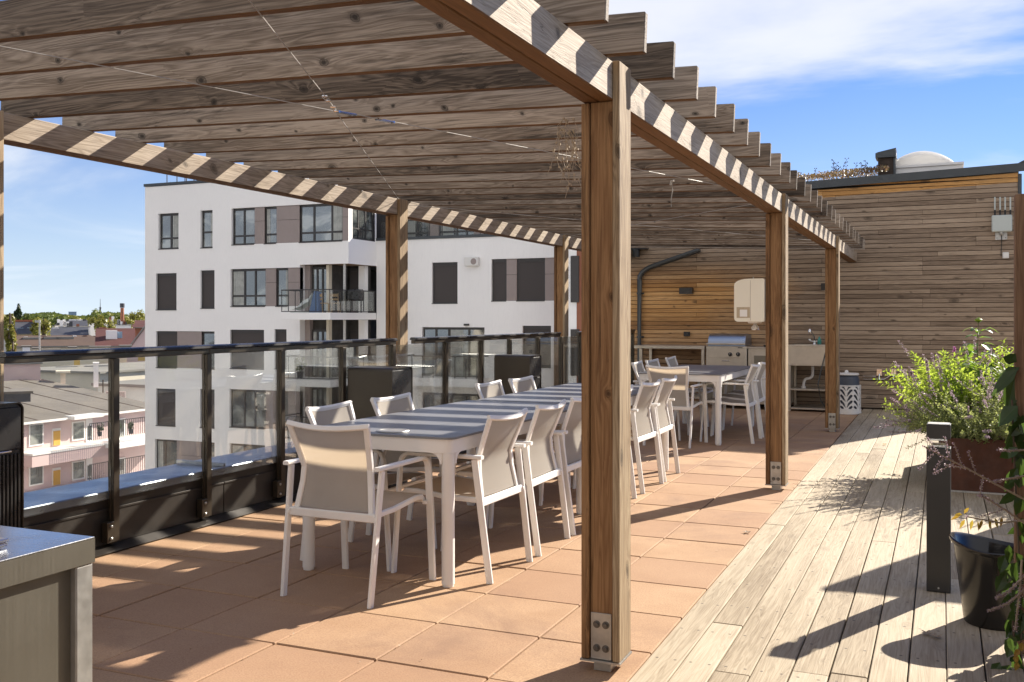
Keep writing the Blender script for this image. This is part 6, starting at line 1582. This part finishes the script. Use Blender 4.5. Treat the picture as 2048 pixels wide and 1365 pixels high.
sage('long arching sage stem with mauve flowers crossing in front of the bollard light', [(2060, 1005, 3.6), (1990, 968, 3.6), (1930, 935, 3.6), (1880, 910, 3.6), (1848, 893, 3.6)], 15, 71, 9)
sage('short sage stem with mauve flower tip above the black pot', [(2070, 1062, 3.6), (2010, 1020, 3.6), (1975, 998, 3.6), (1958, 990, 3.6)], 14, 72, 1)
sage('fine pale sage stem at the right edge above the planter rim', [(2060, 900, 3.7), (2020, 902, 3.7), (1998, 900, 3.7)], 12, 73, 0)
sage('pale sage stem at the right edge over the planter side', [(2060, 950, 3.7), (2010, 960, 3.7), (1984, 965, 3.7)], 12, 74, 0)
sage('drooping pale sage stems in front of the black pot, upper one', [(2050, 1150, 3.5), (2020, 1182, 3.5), (1994, 1196, 3.5)], 16, 75, 0)
sage('drooping pale sage stem in front of the black pot, lower one', [(2050, 1180, 3.5), (2015, 1208, 3.5), (1977, 1222, 3.5)], 17, 76, 0)
sage('drooping pale sage stem beside the fence post low down', [(2044, 1120, 3.5), (2040, 1180, 3.5), (2030, 1260, 3.5)], 18, 77, 3)
sage('thin twig with yellow leaves base above the pot', [(2060, 1040, 3.8), (2000, 1046, 3.8), (1935, 1034, 3.8)], 3, 78, 0)
# climber on the fence post
cl = thing('climbing_vine', 'dark leafy climber growing up the fence post at the right edge', 'climber', (.29, 4.3, 0)); ms, ml, ma = MB(), MB(), MB(); rg = random.Random(91)
def vleaf(mm, x, y, d, L_, W_, ang, dr=.6):
    p = at_d(x, y, d); a = math.radians(ang); c0 = Vector((COST, SINT, 0)); dirv = c0*math.cos(a) + Vector((0, 0, math.sin(a))) + Vector((SINT, -COST, 0))*rg.uniform(-.4, .4)
    leaf(mm, p, dirv, Vector((SINT, -COST, .5)) + rv(rg, .25), L_, W_, .2, dr*.3)
path = [(2034, 1380, 3.9), (2026, 1250, 3.9), (2036, 1120, 3.95), (2032, 1000, 3.95), (2038, 880, 3.95), (2034, 780, 3.95), (2044, 720, 3.95)]
P = [at_d(*p) for p in path]; ms.tube(P, lambda i: .005-.0004*i, 6); ms.tube([at_d(2044, 1380, 3.9), at_d(2040, 1150, 3.9), at_d(2030, 950, 3.9), at_d(2024, 800, 3.9)], .0035, 6)
for x, y, L_, W_, ang in ((2036, 738, .13, .05, 225), (2034, 742, .15, .075, 255), (2040, 735, .10, .045, 205), (2044, 745, .15, .07, 280), (2034, 724, .06, .05, 150), (2042, 800, .11, .07, 250), (2036, 812, .10, .07, 222), (2046, 830, .12, .07, 270), (2040, 850, .10, .07, 240), (2036, 895, .08, .06, 200), (2044, 905, .10, .07, 265)):
    vleaf(ml, x, y, 3.9+rg.uniform(-.06, .06), L_, W_, ang)
for i in range(80):
    y = rg.uniform(840, 1365); x = 2040 + rg.gauss(0, 6) - (5 if y > 1100 else 0); vleaf(ml, x, y, 3.9+rg.uniform(-.1, .12), rg.uniform(.04, .08), rg.uniform(.03, .055), rg.uniform(190, 320))
for x, y in ((2012, 1110), (2020, 1140), (2010, 1150), (2018, 1090), (2020, 1270), (2000, 1325), (2020, 1330), (2035, 1340), (2028, 1345), (2010, 1335), (2040, 1320)): vleaf(ml, x, y, 3.75, .065, .045, rg.uniform(225, 290))
for x, y, ang in ((1925, 1030, 170), (1930, 1040, 240), (1945, 1040, 260), (1955, 1042, 280), (1965, 1040, 250), (1980, 1038, 265), (1990, 1036, 285), (1928, 1028, 60), (2004, 1034, 260), (1920, 1032, 200)): vleaf(ma, x, y, 3.8, .036, .013, ang)
for x, y in ((2040, 1300), (2030, 1310), (2044, 1285), (2036, 1325)): vleaf(ma, x, y, 3.7, .03, .022, rg.uniform(200, 300))
ms.build('stems', 'bark', cl); ml.raw('leaves', 'leaf_vine', cl); ma.raw('autumn_leaves', 'leaf_autumn', cl)
# plants rooted on the far side of the fence shade the lower right corner
# fallen leaves on the deck
for i, (x, y, lb) in enumerate(((1854, 1269, 'curled dry leaf lying across a deck gap near the pot'), (1769, 890, 'small orange leaf lying on the deck before the planter'), (1494, 1061, 'small dry leaf scrap on the terracotta slabs'), (1872, 1275, 'tiny dark seed pod beside the curled leaf'))):
    d = FPX*(CH-.02)/(y-HY); p = at_d(x, y, d); p.z = .022 if i != 2 else .004; m = MB(); rg = random.Random(i)
    for j in range(5): a = j*1.25+i; leaf(m, p + Vector((0, 0, .003)), Vector((math.cos(a), math.sin(a), .12)), Vector((0, 0, 1)), .030, .014, .3, -.1)
    o = m.raw('fallen_leaf', 'leaf_autumn' if i in (1,) else 'dry_vine'); o['label'] = lb; o['category'] = 'leaf'

# pots with plants on the balconies of the buildings beyond the railing
def potted(x, yt, yb, pos, lb, mat='leaf_poplar', seed=1, wpx=10):
    rg = random.Random(seed); d = (pos.x*-SINT + pos.y*COST); w = wpx*d/FPX/2; h = (yb-yt)*d/FPX
    t = thing('potted_shrub', lb, 'potted plant', tuple(pos), group='potted plants on the far balconies')
    MB().lathe([(w*.45, 0), (w*.6, h*.3)], tuple(pos), 14).build('pot', 'roof_slate', t); m = MB(); crown(m, (pos.x, pos.y, pos.z+h*.62), w, w, h*.42, 500, w*.16, rg); m.raw('crown', mat, t)
for i, (x, yt, yb, w, lb) in enumerate(((199, 843, 873, 16, 'tall dark potted shrub at the left of the pink building balcony'), (238, 842, 871, 12, 'dark potted shrub in the middle of the pink building balcony'), (262, 838, 868, 18, 'bushy dark potted shrub at the right of the pink building balcony'))):
    Y, Z = on_x(x, yb, PXF+1.6); potted(x, yt, yb, Vector((PXF+1.6, Y, Z)), lb, 'leaf_poplar', i, w)
X, _ = on_y(600, 735, BYF+.7); potted(600, 695, 740, Vector((X, BYF+.7, slabs[1]+.335)), 'green plant on the middle corner balcony of the white building', 'leaf_tree', 9, 24)

m = MB(); rg = random.Random(8)
for i in range(170):
    x, y = rg.uniform(-3.6, -1.1), rg.uniform(2.9, 9.5)
    if rg.random() < .5: x = -1.560 + px*rg.choice((-3, -2, -1, 0)) + rg.gauss(0, .012)
    s1 = rg.uniform(.002, .007); p = Vector((x, y, .0035)); u = Vector((rg.uniform(-1, 1), rg.uniform(-1, 1), rg.uniform(0, .4))).normalized()*s1; w = Vector((-u.y, u.x, rg.uniform(0, .002)))*.6
    m.add([p, p+u+w, p+u*2, p+u-w], [(0, 1, 2, 3)])
o = m.raw('leaf_crumbs', 'dry_vine'); o['kind'] = 'stuff'; o['label'] = 'tiny dry leaf crumbs and grit scattered over the terracotta slabs'; o['category'] = 'debris'
